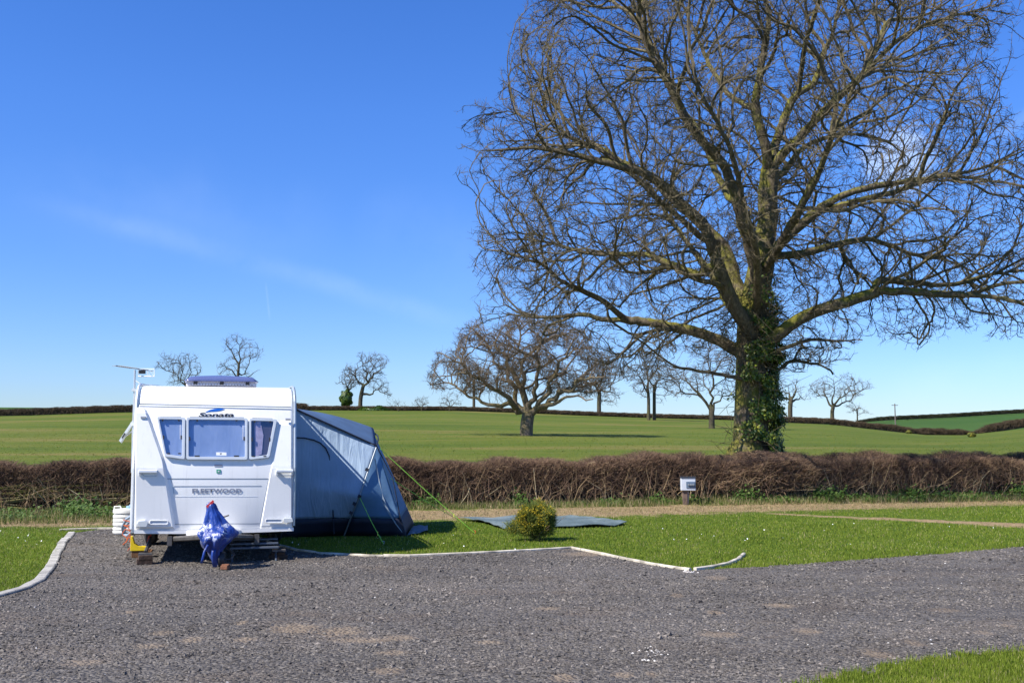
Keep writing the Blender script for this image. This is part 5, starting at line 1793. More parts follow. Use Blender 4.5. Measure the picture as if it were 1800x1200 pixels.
# side windows (left side; one is propped open)
c0 = c2w(-1.1, 0.9, 1.6)
sw = empty('side_window', (0, 0, 0)); sw.parent = caravan
mb = MB()
def pw_(px, py, Y): return w2c(P(px, py, Y))
mb.prism([pw_(233, 738, 15.0), pw_(233, 741, 15.7), pw_(211, 776, 15.6), pw_(209, 774, 14.9)], [pw_(236, 740, 15.0), pw_(236, 743, 15.7), pw_(214, 779, 15.6), pw_(212, 777, 14.9)])
mb.build('open_pane', simple('window_edge', (0.48, 0.52, 0.55), 0.4), sw)
MB().prism([pw_(214, 768, 14.88), pw_(219, 760, 14.88), pw_(221, 762, 14.88), pw_(215, 771, 14.88)], [pw_(214, 768, 15.6), pw_(219, 760, 15.6), pw_(221, 762, 15.6), pw_(215, 771, 15.6)]).build('seal', M_black, sw)
MB().tube([pw_(233, 757, 15.3), pw_(217, 769, 15.3)], 0.012, 6).build('stay', M_rail, sw)
# roof light
rl = empty('roof_light', (0, 0, 0)); rl.parent = caravan
y0_, y1_ = 1.0, 1.55
xa, xb = -0.42, 0.52
mb = MB()
mb.prism([(xa - .02, y0_ - .02, 2.36), (xb + .02, y0_ - .02, 2.36), (xb + .02, y1_ + .02, 2.36), (xa - .02, y1_ + .02, 2.36)], [(xa + .02, y0_ + .02, 2.43), (xb - .02, y0_ + .02, 2.43), (xb - .02, y1_ - .02, 2.43), (xa + .02, y1_ - .02, 2.43)])
mb.build('base', simple('roof_light_base', (0.66, 0.64, 0.66), 0.4), rl, bevel=0.01)
mb = MB(); vs = []; NX, NY = 14, 8
for j in range(NY + 1):
    for i in range(NX + 1):
        u_, v_ = i / NX, j / NY
        e = min(1, min(u_, 1 - u_) / 0.10) ; e2 = min(1, min(v_, 1 - v_) / 0.2)
        zz = 2.425 + 0.065 * math.sin(e * math.pi / 2) * math.sin(e2 * math.pi / 2) + 0.03 * math.sin(u_ * math.pi) * math.sin(v_ * math.pi)
        vs.append((xa - .04 + (xb - xa + .08) * u_, y0_ - .05 + (y1_ - y0_ + .1) * v_, zz))
fs = [(j * (NX + 1) + i, j * (NX + 1) + i + 1, (j + 1) * (NX + 1) + i + 1, (j + 1) * (NX + 1) + i) for j in range(NY) for i in range(NX)]
mb.add(vs, fs)
m, nt, b = newmat('tinted_dome')
b.inputs['Base Color'].default_value = (0.11, 0.14, 0.30, 1); b.inputs['Roughness'].default_value = 0.12; b.inputs['Alpha'].default_value = 0.88
dome = mb.build('dome', m, rl, smooth=True)
dome.modifiers.new('s', 'SOLIDIFY').thickness = 0.006
for fx in (0.12, 0.5, 0.88):
    MB().box((xa + (xb - xa) * fx, y0_ - 0.01, 2.40), (0.05, 0.03, 0.045)).build('catch', M_black, rl)
mb = MB()
for k in range(22): mb.box((xa + 0.05 + (xb - xa - 0.1) * k / 21, y0_ - 0.005, 2.375), (0.014, 0.02, 0.016))
mb.build('vent_slots', M_grey, rl)

# TV aerial on a pole clamped to the left side
ae = empty('tv_aerial', (0, 0, 0)); ae.parent = caravan
DA = 14.9
top = w2c(P(237, 650, DA)); bot = w2c(P(233.5, 760, DA))
pm = simple('aerial_alu', (0.55, 0.57, 0.60), 0.35, metal=0.4)
MB().tube([w2c(P(232, 830, DA)), bot, w2c(P(236, 700, DA)), top], 0.014, 8).build('pole', pm, ae)
MB().box(w2c(P(235.5, 685, DA)), (0.06, 0.05, 0.04)).build('clamp', M_rail, ae)
MB().box(w2c(P(233.5, 745, DA)), (0.06, 0.05, 0.05)).build('clamp', M_rail, ae)
b0, b1 = w2c(P(204, 642.5, DA - 0.9)), w2c(P(268, 652, DA + 0.25))
yg = MB().tube([b0, b1], 0.007, 6)
dirb = (b1 - b0) / np.linalg.norm(b1 - b0)
side = np.cross(dirb, [0, 0, 1]); side /= np.linalg.norm(side)
for k in range(9):
    c_ = b0 + (b1 - b0) * (0.03 + k * 0.055)
    yg.tube([c_ - side * 0.07, c_ + side * 0.07], 0.003, 5)
yg.build('boom', simple('aerial_dark', (0.12, 0.13, 0.15), 0.5, metal=0.4), ae)
mb = MB()
for k in range(7):
    for zz in (647.5, 661):
        pass
def seg(a_, b_, r_=0.006): mb.tube([w2c(P(a_[0], a_[1], DA + a_[2])), w2c(P(b_[0], b_[1], DA + b_[2]))], r_, 5)
for zz in (648.2, 661.3):
    seg((243, zz, 0.1), (271.5, zz, 0.1), 0.009 if zz > 650 else 0.005)
    seg((243, zz, 0.3), (271.5, zz, 0.3), 0.006)
    seg((257, zz, 0.1), (257, zz, 0.3), 0.006)
for x_ in (243, 259, 271.5): seg((x_, 648.2, 0.1), (x_, 661.3, 0.1), 0.005)
for zz in (651, 654.5, 658): seg((260, zz, 0.1), (271.5, zz, 0.1), 0.003)
mb.build('reflector', M_rail, ae)
MB().box(w2c(P(250, 653.5, DA + 0.1)), (0.09, 0.05, 0.05)).build('dipole_box', M_black, ae)
MB().tube([w2c(P(237, 668, DA)), w2c(P(245, 673.5, DA)), w2c(P(256, 676, DA + .1)), w2c(P(275, 677.5, DA + .2)), w2c(P(303, 681, DA + .3))], 0.009, 6).build('cable', M_rail, ae)

# chassis, wheels, A-frame, steadies
mb = MB()
mb.box((-0.55, 2.4, 0.29), (0.06, 4.9, 0.12)).box((0.55, 2.4, 0.29), (0.06, 4.9, 0.12)).box((0, 2.6, 0.27), (1.9, 0.09, 0.09)).box((0, 2.55, 0.38), (2.0, 4.9, 0.02))
mb.tube([(-0.55, 0.1, 0.30), (-0.06, -0.8, 0.40)], 0.035, 6).tube([(0.55, 0.1, 0.30), (0.06, -0.8, 0.40)], 0.035, 6)
mb.build('chassis', M_dsteel, caravan)
for sx in (-1, 1):
    wh = MB().lathe([(0.14, -0.085), (0.25, -0.09), (0.305, -0.065), (0.315, 0), (0.305, 0.065), (0.25, 0.09), (0.14, 0.085)], (sx * 0.93, 2.65, 0.315), 28, 'x').build('wheel', M_black, caravan, smooth=True)
    MB().lathe([(0.13, -0.02), (0.16, 0.05), (0.18, 0.095)], (sx * 0.93, 2.65, 0.315), 20, 'x').build('rim', M_galv, wh)
# white fairing over the drawbar
mb = MB()
mb.prism([(-0.36, 0.02, 0.41), (0.36, 0.02, 0.41), (0.13, -0.50, 0.46), (-0.13, -0.50, 0.46)], [(-0.36, 0.02, 0.31), (0.36, 0.02, 0.31), (0.13, -0.50, 0.36), (-0.13, -0.50, 0.36)])
mb.build('drawbar_fairing', M_white, caravan, bevel=0.012)
for sx in (-1, 1):
    st = MB()
    st.tube([(sx * 0.80, 0.30, 0.31), (sx * 0.84, -0.02, 0.16)], 0.022, 6).box((sx * 0.84, -0.03, 0.135), (0.17, 0.13, 0.022)).tube([(sx * 0.72, 0.55, 0.27), (sx * 0.83, 0.06, 0.19)], 0.012, 6)
    st.build('corner_steady', M_dsteel, caravan)
jw = MB()
jw.tube([(0.10, -0.80, 0.60), (0.10, -0.80, 0.20)], 0.024, 8).tube([(0.06, -0.80, 0.62), (0.18, -0.80, 0.66)], 0.01, 6)
jw.box((0.10, -0.80, 0.15), (0.10, 0.05, 0.12))
jwo = jw.build('jockey_stand', M_dsteel, caravan)
MB().lathe([(0.03, -0.03), (0.085, -0.035), (0.10, 0), (0.085, 0.035), (0.03, 0.03)], (0.10, -0.83, 0.12), 18, 'x').build('jockey_wheel', M_black, jwo, smooth=True)
MB().lathe([(0.02, -0.045), (0.035, 0), (0.02, 0.045)], (0.0, -0.90, 0.44), 10, 'x').build('coupling_head', M_dsteel, jwo)

# blocks
M_wood = simple('old_wood', (0.06, 0.035, 0.022), 0.9, var=0.5, scale=18, bmp=0.6, bscale=40)
M_rust = simple('rusty_brown', (0.22, 0.09, 0.045), 0.85, var=0.4, scale=25, bmp=0.4)


def cthing(name, label, cat, x, y, z, rz=0.0, group=None):
    p = c2w(x, y, z)
    e = empty(name, tuple(p), CA + rz); tag(e, label, cat, group); return e


bo = MB().box((0, 0, 0.055), (0.17, 0.20, 0.055)).box((-0.01, 0.01, 0.026), (0.19, 0.22, 0.05)).build('wooden_block', M_wood, None, bevel=0.004)
bo.location = tuple(c2w(-0.84, -0.03, 0.008)); bo.rotation_euler = (0, 0, CA + 0.1); bo.scale = (1, 1, 1.4)
tag(bo, 'dark wooden blocks stacked under the left corner leg of the caravan', 'block')
bo = MB().box((0, 0, 0.03), (0.085, 0.12, 0.05)).box((0, 0.0, 0.058), (0.10, 0.05, 0.02)).build('wheel_block', M_rust, None, bevel=0.006)
bo.location = tuple(c2w(0.15, -0.93, 0.008)); bo.rotation_euler = (0, 0, CA - 0.3)
tag(bo, 'small rusty brown block on the gravel at the foot of the blue hitch cover', 'block')
bo = MB().box((0, 0, 0.015), (0.24, 0.18, 0.025)).box((0.0, 0, 0.035), (0.18, 0.14, 0.018)).build('wooden_pad', M_wood, None, bevel=0.004)
bo.location = tuple(c2w(0.84, 0.12, 0.008)); bo.rotation_euler = (0, 0, CA); bo.scale = (1, 1, 2)
tag(bo, 'flat wooden pad in the shade under the right corner leg of the caravan', 'block')

# yellow levelling chock
mb = MB()
prof_ = [(-0.10, 0), (0.10, 0), (0.10, 0.055), (0.0, 0.065), (-0.05, 0.10), (-0.075, 0.19), (-0.10, 0.20)]
mb.prism([(a_, -0.06, b_) for a_, b_ in prof_], [(a_, 0.06, b_) for a_, b_ in prof_])
yc = mb.build('wheel_chock', simple('yellow_plastic', (0.80, 0.56, 0.01), 0.45), None, bevel=0.006)
q = P(243.5, 961, 14.4); yc.location = (q[0], 14.4, 0.10); yc.rotation_euler = (0, 0, CA)
yc['label'] = 'bright yellow plastic chock under the front left corner of the caravan'; yc['category'] = 'chock'
bx = MB().box((0, 0, 0.05), (0.26, 0.2, 0.09)).box((0.0, 0, 0.10), (0.2, 0.2, 0.012)).build('brick', simple('brown_brick', (0.16, 0.075, 0.03), 0.9, var=0.4, bmp=0.5), None, bevel=0.004)
bx.location = (q[0] + 0.03, 14.46, 0.005); bx.rotation_euler = (0, 0, CA)
tag(bx, 'brown brick under the yellow chock by the left corner of the caravan', 'brick')

# orange cable tangle and grey hose
M_orange = simple('orange_cable', (0.62, 0.13, 0.03), 0.5)
rg = np.random.default_rng(77)
pts = []
for k in range(46):
    t = k / 45
    a = t * 24
    pts.append(P(224 + 6 * math.sin(a) + rg.normal(0, 1.5), 958 - 46 * t + 10 * math.cos(a * 1.3) * (1 - t), 14.55))
pts = [np.array([p_[0], p_[1], max(p_[2], 0.015)]) for p_ in pts]
o = MB().tube(pts, 0.006, 5).build('electric_cable', M_orange); tag(o, 'thin orange hook up cable tangled by the left corner of the caravan', 'cable')
o = MB().tube([P(266, 939, 14.0), P(261, 944, 13.95), P(263, 948, 13.95), P(259, 951, 13.97), P(262, 941, 14.0)], 0.008, 5).build('red_strap', simple('red_cord', (0.65, 0.06, 0.02), 0.5)); tag(o, 'short red cord looped round the top of the left corner leg', 'cord')
M_hose = simple('grey_hose', (0.30, 0.36, 0.42), 0.4)
hp = [P(232, 906, 14.9), P(222, 912, 15.0), P(215, 926, 15.1), P(217, 938, 15.2), P(224, 941, 15.1), P(232, 934, 14.9)]
hq = [P(233, 915, 15.0), P(224, 920, 15.1), P(219, 930, 15.1), P(221, 937, 15.2)]
o = MB().tube(hp, 0.020, 8).tube(hq, 0.016, 8).build('water_hose', M_hose, None, smooth=True); tag(o, 'grey water hose looping from the barrel to the left side of the caravan', 'hose')

# white water barrel
bq = G(212, 941)
ba = empty('water_barrel', (bq[0], bq[1] + 0.22, 0.006)); tag(ba, 'white ribbed plastic water barrel standing beside the left rear of the caravan', 'barrel')
M_barrel = simple('dirty_white_plastic', (0.66, 0.64, 0.58), 0.5, var=0.22, scale=4, bmp=0.2, bscale=8)
pr = []
def ribs(z0, z1, r_, n_):
    for k in range(n_ + 1):
        z = z0 + (z1 - z0) * k / n_
        pr.append((r_ - 0.005, z)); 
        if k < n_: pr.extend([(r_ + 0.004, z + (z1 - z0) / n_ * 0.25), (r_ + 0.004, z + (z1 - z0) / n_ * 0.75)])
pr.append((0.17, 0.0)); pr.append((0.195, 0.01)); ribs(0.02, 0.12, 0.205, 2); pr.append((0.188, 0.125)); pr.append((0.188, 0.135)); ribs(0.14, 0.33, 0.205, 3)
pr += [(0.188, 0.335), (0.188, 0.345), (0.212, 0.36), (0.212, 0.40), (0.200, 0.425), (0.12, 0.432)]
MB().lathe(pr, (0, 0, 0), 32).build('drum', M_barrel, ba, smooth=True)
MB().tube([(-0.19, -0.04, 0.42), (-0.185, -0.04, 0.465), (-0.09, -0.04, 0.468), (-0.07, -0.04, 0.43)], 0.013, 8).build('handle', M_barrel, ba)
MB().lathe([(0.05, 0), (0.05, 0.04), (0.03, 0.045)], (0.05, 0, 0.43), 16).build('cap', simple('blue_cap', (0.25, 0.42, 0.55), 0.4), ba)
MB().tube([(0.05, 0, 0.47), (0.12, -0.03, 0.52), (0.20, -0.05, 0.50)], 0.014, 8).build('filler_hose', M_hose, ba)

# aluminium step lying under the nose
M_step = simple('dull_aluminium', (0.10, 0.12, 0.15), 0.5, metal=0.3)
stp = cthing('folding_step', 'grey aluminium step lying in the shade under the right of the caravan nose', 'step', 0.52, 0.16, 0.0)
for k in range(3):
    MB().box((0.0, -0.02 - 0.11 * k, 0.27 - 0.045 * k), (0.62, 0.10, 0.022)).build('tread', M_step, stp, bevel=0.003)
for sx in (-1, 1):
    MB().tube([(sx * 0.28, -0.28, 0.0), (sx * 0.28, 0.04, 0.26)], 0.013, 6).tube([(sx * 0.28, 0.06, 0.0), (sx * 0.28, -0.02, 0.26)], 0.013, 6).build('leg', M_step, stp)

# blue hitch cover
m, nt, b = newmat('blue_cover')
v = coords(nt)
nz1 = noise(nt, v, 3.2, 3, 0.5, 0.8)
geoz = N(nt, 'ShaderNodeSeparateXYZ'); nt.links.new(N(nt, 'ShaderNodeTexCoord').outputs['Object'], geoz.inputs[0])
zb = maprange(nt, math_(nt, 'ABSOLUTE', math_(nt, 'SUBTRACT', geoz.outputs[2], 0.47)), 0.05, 0.15, 1, 0)
msk = math_(nt, 'MULTIPLY', maprange(nt, noise(nt, v, 11, 4, 0.6, 1.2), 0.56, 0.60), zb)
c = ramp(nt, nz1, [(0.3, (0.006, 0.028, 0.17)), (0.7, (0.015, 0.062, 0.33))])
c = mixc(nt, msk, c, (0.50, 0.54, 0.60))
nt.links.new(c, b.inputs['Base Color'])
b.inputs['Roughness'].default_value = 0.38
b.inputs['Sheen Weight'].default_value = 0.1
bump(nt, b, noise(nt, coords(nt, scale=(1, 1, 0.4)), 9, 3, 0.6, 1.0), 0.9, 0.03)
hc = MB()
# centre line leans; (z, cx, cy, halfwidth x, half y) in caravan coordinates
sect = [(0.835, -0.045, -1.18, 0.015, 0.02), (0.80, -0.04, -1.18, 0.05, 0.035), (0.72, -0.015, -1.18, 0.075, 0.05), (0.62, 0.01, -1.17, 0.115, 0.075), (0.55, 0.03, -1.17, 0.155, 0.10),
        (0.50, 0.05, -1.17, 0.20, 0.15), (0.455, 0.055, -1.18, 0.23, 0.20), (0.40, 0.035, -1.19, 0.215, 0.22), (0.33, 0.02, -1.20, 0.175, 0.19), (0.26, 0.00, -1.20, 0.11, 0.11), (0.19, 0.02, -1.19, 0.075, 0.08), (0.10, 0.06, -1.18, 0.05, 0.05), (0.055, 0.08, -1.17, 0.035, 0.04)]
nn_ = 48; vs = []
for i, (z, cx, cy, ax, ay) in enumerate(sect):
    for k in range(nn_):
        a = 2 * math.pi * k / nn_
        f_ = 1 + (0.10 * math.sin(5 * a + z * 5) + 0.08 * math.sin(9 * a - z * 11) + 0.05 * math.sin(14 * a + z * 17)) * min(1, i / 3)
        vs.append((cx + ax * math.cos(a) * f_, cy + ay * math.sin(a) * f_, z + 0.012 * math.sin(4 * a + i) * min(1, i / 3)))
fs = [(i * nn_ + k, i * nn_ + (k + 1) % nn_, (i + 1) * nn_ + (k + 1) % nn_, (i + 1) * nn_ + k) for i in range(len(sect) - 1) for k in range(nn_)]
fs.append(tuple(range(nn_)))
vs = [tuple(np.array(p) - np.array([0, -1.18, 0])) for p in vs]
hc.add(vs, fs)
hroot = cthing('hitch_cover', 'crumpled blue plastic cover tied over the caravan hitch', 'cover', 0.0, -0.80, 0)
hco = hc.build('cover_sheet', m, hroot, smooth=True)
sb = hco.modifiers.new('sub', 'SUBSURF'); sb.levels = 1; sb.render_levels = 1
tx = bpy.data.textures.new('crumple', 'CLOUDS'); tx.noise_scale = 0.07; tx.noise_depth = 1
dm = hco.modifiers.new('crumple', 'DISPLACE'); dm.texture = tx; dm.strength = 0.038; dm.mid_level = 0.5; dm.texture_coords = 'LOCAL'
hco.modifiers.remove(hco.modifiers['es'])
MB().prism([(-0.10, -0.03, 0.775), (-0.075, -0.03, 0.75), (0.0, -0.03, 0.83), (-0.02, -0.03, 0.85)], [(-0.10, 0.03, 0.775), (-0.075, 0.03, 0.75), (0.0, 0.03, 0.83), (-0.02, 0.03, 0.85)]).build('red_tab', simple('red_tab', (0.6, 0.05, 0.05), 0.5), hroot)
tail = MB()
def ribbon(pts, w):
    vs = []
    for p in pts: vs += [(p[0] - w / 2, p[1], p[2]), (p[0] + w / 2, p[1], p[2])]
    tail.add(vs, [(2 * i, 2 * i + 1, 2 * i + 3, 2 * i + 2) for i in range(len(pts) - 1)])
ribbon([(-0.05, -0.17, 0.34), (-0.10, -0.21, 0.24), (-0.12, -0.21, 0.15), (-0.13, -0.19, 0.10)], 0.03)
ribbon([(0.02, -0.14, 0.30), (0.0, -0.16, 0.18), (0.03, -0.13, 0.04)], 0.055)
to_ = tail.build('tie_strap', m, hroot, smooth=True); to_.modifiers.new('s', 'SOLIDIFY').thickness = 0.004
o = MB().tube([c2w(0.06, -0.87, 0.16), c2w(0.12, -0.90, 0.12), c2w(0.22, -0.87, 0.13), c2w(0.26, -0.75, 0.17), c2w(0.16, -0.65, 0.25)], 0.011, 6).build('towing_cable', M_black); tag(o, 'black towing cable looping out below the blue hitch cover', 'cable')

# ------------------------------------------------------------------ awning tent
m, nt, b = newmat('awning_grey')
v = coords(nt, 'World')
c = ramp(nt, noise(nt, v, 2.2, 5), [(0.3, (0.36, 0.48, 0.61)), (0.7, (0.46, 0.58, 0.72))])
nt.links.new(c, b.inputs['Base Color']); b.inputs['Roughness'].default_value = 0.7
bump(nt, b, noise(nt, coords(nt, 'World', scale=(3.2, 1, 0.7), rot=(0, 0.5, 0)), 2.3, 3, 0.5, 0.6), 0.8, 0.05)
trn = N(nt, 'ShaderNodeBsdfTranslucent'); nt.links.new(c, trn.inputs[0])
mxx = N(nt, 'ShaderNodeMixShader'); mxx.inputs[0].default_value = 0.25
nt.links.new(b.outputs[0], mxx.inputs[1]); nt.links.new(trn.outputs[0], mxx.inputs[2]); nt.links.new(mxx.outputs[0], nt.nodes['Material Output'].inputs[0])
M_aw = m
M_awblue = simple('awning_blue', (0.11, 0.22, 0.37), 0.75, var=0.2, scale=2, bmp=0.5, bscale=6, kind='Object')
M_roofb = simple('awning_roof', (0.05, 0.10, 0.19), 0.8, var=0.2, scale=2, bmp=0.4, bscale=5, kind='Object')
M_mud = simple('mud_skirt', (0.010, 0.014, 0.030), 0.6, var=0.3)
M_pale = simple('pale_seam', (0.30, 0.36, 0.42), 0.6)
M_apole = simple('awning_pole', (0.26, 0.29, 0.32), 0.5, metal=0.3)

awn = empty('porch_awning', (-2.9, 17.6, 0.0)); tag(awn, 'blue grey porch awning fixed to the right side of the caravan', 'awning')
AO = np.array([-2.9, 17.6, 0.0])


def A_(p): return tuple(np.asarray(p) - AO)


attF = c2w(1.04, 3.2, 2.18); attB = c2w(1.04, 5.1, 2.16)       # along the rail
attF_b = c2w(1.04, 3.2, 0.0); attB_b = c2w(1.04, 5.1, 0.0)
seamM = P(629, 775, 17.35); cornF = P(662, 784, 17.55)
topF = P(664, 766, 18.3); cornB = P(659, 759, 19.6)
poleMid = P(632, 872, 17.25); poleBase = G(605, 941); cb = G(714, 943); cbB = G(728, 921)
seamA = P(517, 715, 17.25)


def sheet(name, grid, mat_, parent=awn, thick=0.004, sub=0):
    """grid: rows of 3d points"""
    mb = MB(); nr_, nc_ = len(grid), len(grid[0])
    mb.add([A_(p) for r_ in grid for p in r_], [(i * nc_ + j, i * nc_ + j + 1, (i + 1) * nc_ + j + 1, (i + 1) * nc_ + j) for i in range(nr_ - 1) for j in range(nc_ - 1)])
    o = mb.build(name, mat_, parent, smooth=True)
    o.modifiers.remove(o.modifiers['es'])
    if sub:
        s_ = o.modifiers.new('sub', 'SUBSURF'); s_.levels = sub; s_.render_levels = sub
    o.modifiers.new('s', 'SOLIDIFY').thickness = thick
    return o


def lerp(a, b_, t): return np.asarray(a) * (1 - t) + np.asarray(b_) * t


def bil(a, b_, c_, d_, nu, nv, fn=None):
    """a-b bottom edge, d-c top edge"""
    g = []
    for j in range(nv + 1):
        row = []
        for i in range(nu + 1):
            u_, v_ = i / nu, j / nv
            p = lerp(lerp(a, b_, u_), lerp(d_, c_, u_), v_)
            if fn: p = p + fn(u_, v_)
            row.append(p)
        g.append(row)
    return g


sag = lambda amp, fr: (lambda u_, v_: np.array([0, amp * math.sin(fr * u_ + 2.2 * v_) * math.sin(math.pi * v_) * math.sin(math.pi * u_) , 0]))
# end wall: bottom from caravan to pole base, top along the roof seam
SK = 0.30
def up(p, z): q = np.array(p, float); q[2] = z; return q
wallBL, wallBR = up(attF_b, SK), lerp(poleBase, poleMid, SK / poleMid[2])
# panel 1: from the caravan to the pole (shows the sunlit gable above)
g = []
NU, NV = 16, 16
for j in range(NV + 1):
    v_ = j / NV
    row = []
    left = lerp(wallBL, attF, v_)
    # right edge follows the pole up to mid, then corner
    zr = wallBR[2] + (cornF[2] - wallBR[2]) * v_
    if zr < poleMid[2]: right = lerp(wallBR, poleMid, (zr - wallBR[2]) / (poleMid[2] - wallBR[2]))
    else: right = lerp(poleMid, cornF, (zr - poleMid[2]) / (cornF[2] - poleMid[2]))
    for i in range(NU + 1):
        u_ = i / NU
        p = lerp(left, right, u_)
        p = p + np.array([0, 0.03 * math.sin(math.pi * u_) + 0.022 * math.sin(9 * u_ + 5 * v_) * math.sin(math.pi * u_) * math.sin(math.pi * min(1, v_ * 1.02)), 0])
        # small tension creases towards the pole
        cr = math.exp(-((1 - u_) / 0.22) ** 2)
        p = p + np.array([0, 0.02 * cr * math.sin(26 * v_ - 6 * u_) * math.sin(math.pi * u_), 0])
        row.append(p)
    g.append(row)
sheet('end_wall', g, M_aw, sub=1)
# roof
g = []
for j in range(9):
    v_ = j / 8
    row = []
    for i in range(13):
        u_ = i / 12
        front = attF * (1 - u_) + cornF * u_
        front = front + np.array([0, 0, 0.0])
        back = lerp(attB, P(655, 757, 19.9), u_)
        p = lerp(front, back, v_)
        p[2] += 0.12 * math.sin(math.pi * v_ * 0.62) * math.sin(math.pi * min(1, u_ * 0.80 + 0.02)) + 0.05 * math.sin(math.pi * v_) * u_
        row.append(p)
    g.append(row)
sheet('roof', g, M_roofb, sub=1)
# outer wall (faces right) and corner panel
outT0, outT1 = np.array(cornF), P(655, 758, 19.9)
cbS = lerp(cb, cornF, SK / cornF[2]); cbBS = lerp(cbB, outT1, SK / outT1[2])
def bulge(u_, v_): return np.array([0.05 * math.sin(math.pi * v_), 0, 0.0]) * math.sin(math.pi * u_ * 0.8 + .3)
sheet('outer_wall', bil(cbS, cbBS, outT1, outT0, 10, 10, bulge), M_awblue, sub=1)
def crnr(u_, v_): return np.array([0, 0.018 * math.sin(8 * u_ + 6 * v_) * math.sin(math.pi * v_) * math.sin(math.pi * u_), 0])
g = []
for j in range(13):
    v_ = j / 12
    zr = SK + (cornF[2] - SK) * v_
    if zr < poleMid[2]: lft = lerp(wallBR, poleMid, (zr - SK) / (poleMid[2] - SK))
    else: lft = lerp(poleMid, cornF, (zr - poleMid[2]) / (cornF[2] - poleMid[2]))
    rgt = lerp(cbS, cornF, v_)
    g.append([lerp(lft, rgt, i / 8) + crnr(i / 8, v_) * (1 - v_) for i in range(9)])
sheet('corner_panel', g, M_awblue, sub=1)
# mud skirts
def skirt(name, a, b_, ta, tb, out=(0, 0, 0)):
    sheet(name, bil(np.asarray(a) + out, np.asarray(b_) + out, tb, ta, 8, 3, lambda u_, v_: np.array([0, -0.012 * math.sin(14 * u_) * (1 - v_), 0])), M_mud)
skirt('mud_skirt', up(attF_b, 0.004), poleBase + [0, 0, .004], wallBL, wallBR)
skirt('mud_skirt', poleBase + [0, 0, .004], cb + [0, 0, .004], wallBR, cbS)
skirt('mud_skirt', cb + [0, 0, .004], cbB + [0, 0, .004], cbS, cbBS)
# back wall closes the porch
sheet('back_wall', bil(up(attB_b, .01), cbB + [0, 0, .01], outT1, attB, 6, 6), M_awblue)
# loose flap on the grass
fl = [G(716, 943) + [0, 0, .01], G(752, 936) + [0, 0, .03], G(752, 929) + [0, 0, .05], G(727, 930) + [0, 0, .06]]
sheet('ground_flap', bil(fl[0], fl[1], fl[2], fl[3], 5, 3, lambda u_, v_: np.array([0, 0, 0.012 * math.sin(9 * u_ + 4 * v_) + .01])), simple('flap_grey', (0.16, 0.17, 0.18), 0.7))
# zip line of the door, seams and poles
def onwall(px, py, Y=17.22):
    return A_(P(px, py, Y))
zipP = [(519, 769), (536, 769.5), (552, 773), (563, 778), (573, 787), (579, 800), (583, 827), (585, 870), (586.5, 912), (588, 938)]
def wall_y(px, py):
    # depth of the end wall along this pixel ray: plane through wallBL, attF, poleMid
    n_ = np.cross(attF - wallBL, wallBR - wallBL); d_ = ray(px, py); o_ = np.array([0, 0, H])
    t_ = ((wallBL - o_) @ n_) / (d_ @ n_); return o_ + d_ * t_
MB().tube([A_(wall_y(a_, b_) + [0, -0.035, 0]) for a_, b_ in zipP], 0.011, 6).build('door_zip', M_mud, awn)
MB().tube([A_(P(661.5, 786, 17.5)), A_(poleMid + [0, -0.03, 0]), A_(lerp(poleMid, poleBase, 0.5) + [0, -.03, 0]), A_(poleBase + [0, -.02, 0])], 0.013, 8).build('corner_pole', M_apole, awn)
for a_, b_ in ((645, 825), (632, 872), (623, 885), (617, 901)):
    q = P(a_, b_, 17.2); MB().box(A_(q), (0.055, 0.03, 0.05), Matrix.Rotation(0.4, 3, 'Y')).build('pole_clip', M_mud, awn)
MB().tube([A_(attF + [0, -.01, .01]), A_(lerp(attF, cornF, .5) + [0, -.015, .012]), A_(cornF + [0, -.02, .01]), A_(P(665, 772, 17.9)), A_(topF), A_(outT1)], 0.013, 6).build('roof_piping', M_mud, awn)
MB().tube([A_(cornF), A_(P(690, 838, 17.55)), A_(cbS + [0.005, -.01, 0]), A_(cb)], 0.010, 6).build('corner_seam', M_mud, awn)
# pale seam ribbon down the outer wall
rb = MB()
pts = [(659, 806, 17.46), (665, 840, 17.46), (672, 872, 17.45), (683, 900, 17.45), (697, 922, 17.5), (712, 941, 17.5)]
vs = []
for i, (a_, b_, Y_) in enumerate(pts):
    w_ = (2.0, 2.2, 2.8, 3.4, 2.0, 1.2)[i]
    vs += [A_(P(a_ - w_ / 2, b_, Y_)), A_(P(a_ + w_ / 2, b_, Y_))]
rb.add(vs, [(2 * i, 2 * i + 1, 2 * i + 3, 2 * i + 2) for i in range(len(pts) - 1)])
rbo = rb.build('pale_seam', M_pale, awn); rbo.modifiers.new('s', 'SOLIDIFY').thickness = 0.004
# guy ropes with runners and pegs
M_rope = simple('guy_rope', (0.30, 0.70, 0.06), 0.6)
for (a_, b_) in (((poleMid + [0, -.03, 0]), G(673.5, 957)), (P(668, 788, 17.7), G(834, 938)), (P(683, 838, 18.0), G(806, 915))):
    r_ = MB().tube([A_(a_), A_(lerp(a_, b_, .5) - np.array([0, 0, .012])), A_(b_ + [0, 0, .02])], 0.0055, 5).build('guy_rope', M_rope, awn)
    MB().box(A_(lerp(a_, b_, .78)), (0.012, 0.012, 0.06)).build('runner', simple('runner', (0.75, 0.72, 0.1), 0.5), r_)
    MB().tube([A_(b_ + [0.0, 0, -0.03]), A_(b_ + [0.02, 0, 0.05]), A_(b_ + [-0.01, 0, 0.055])], 0.006, 5).build('peg', M_orange if a_[1] > 17.4 else M_galv, r_)

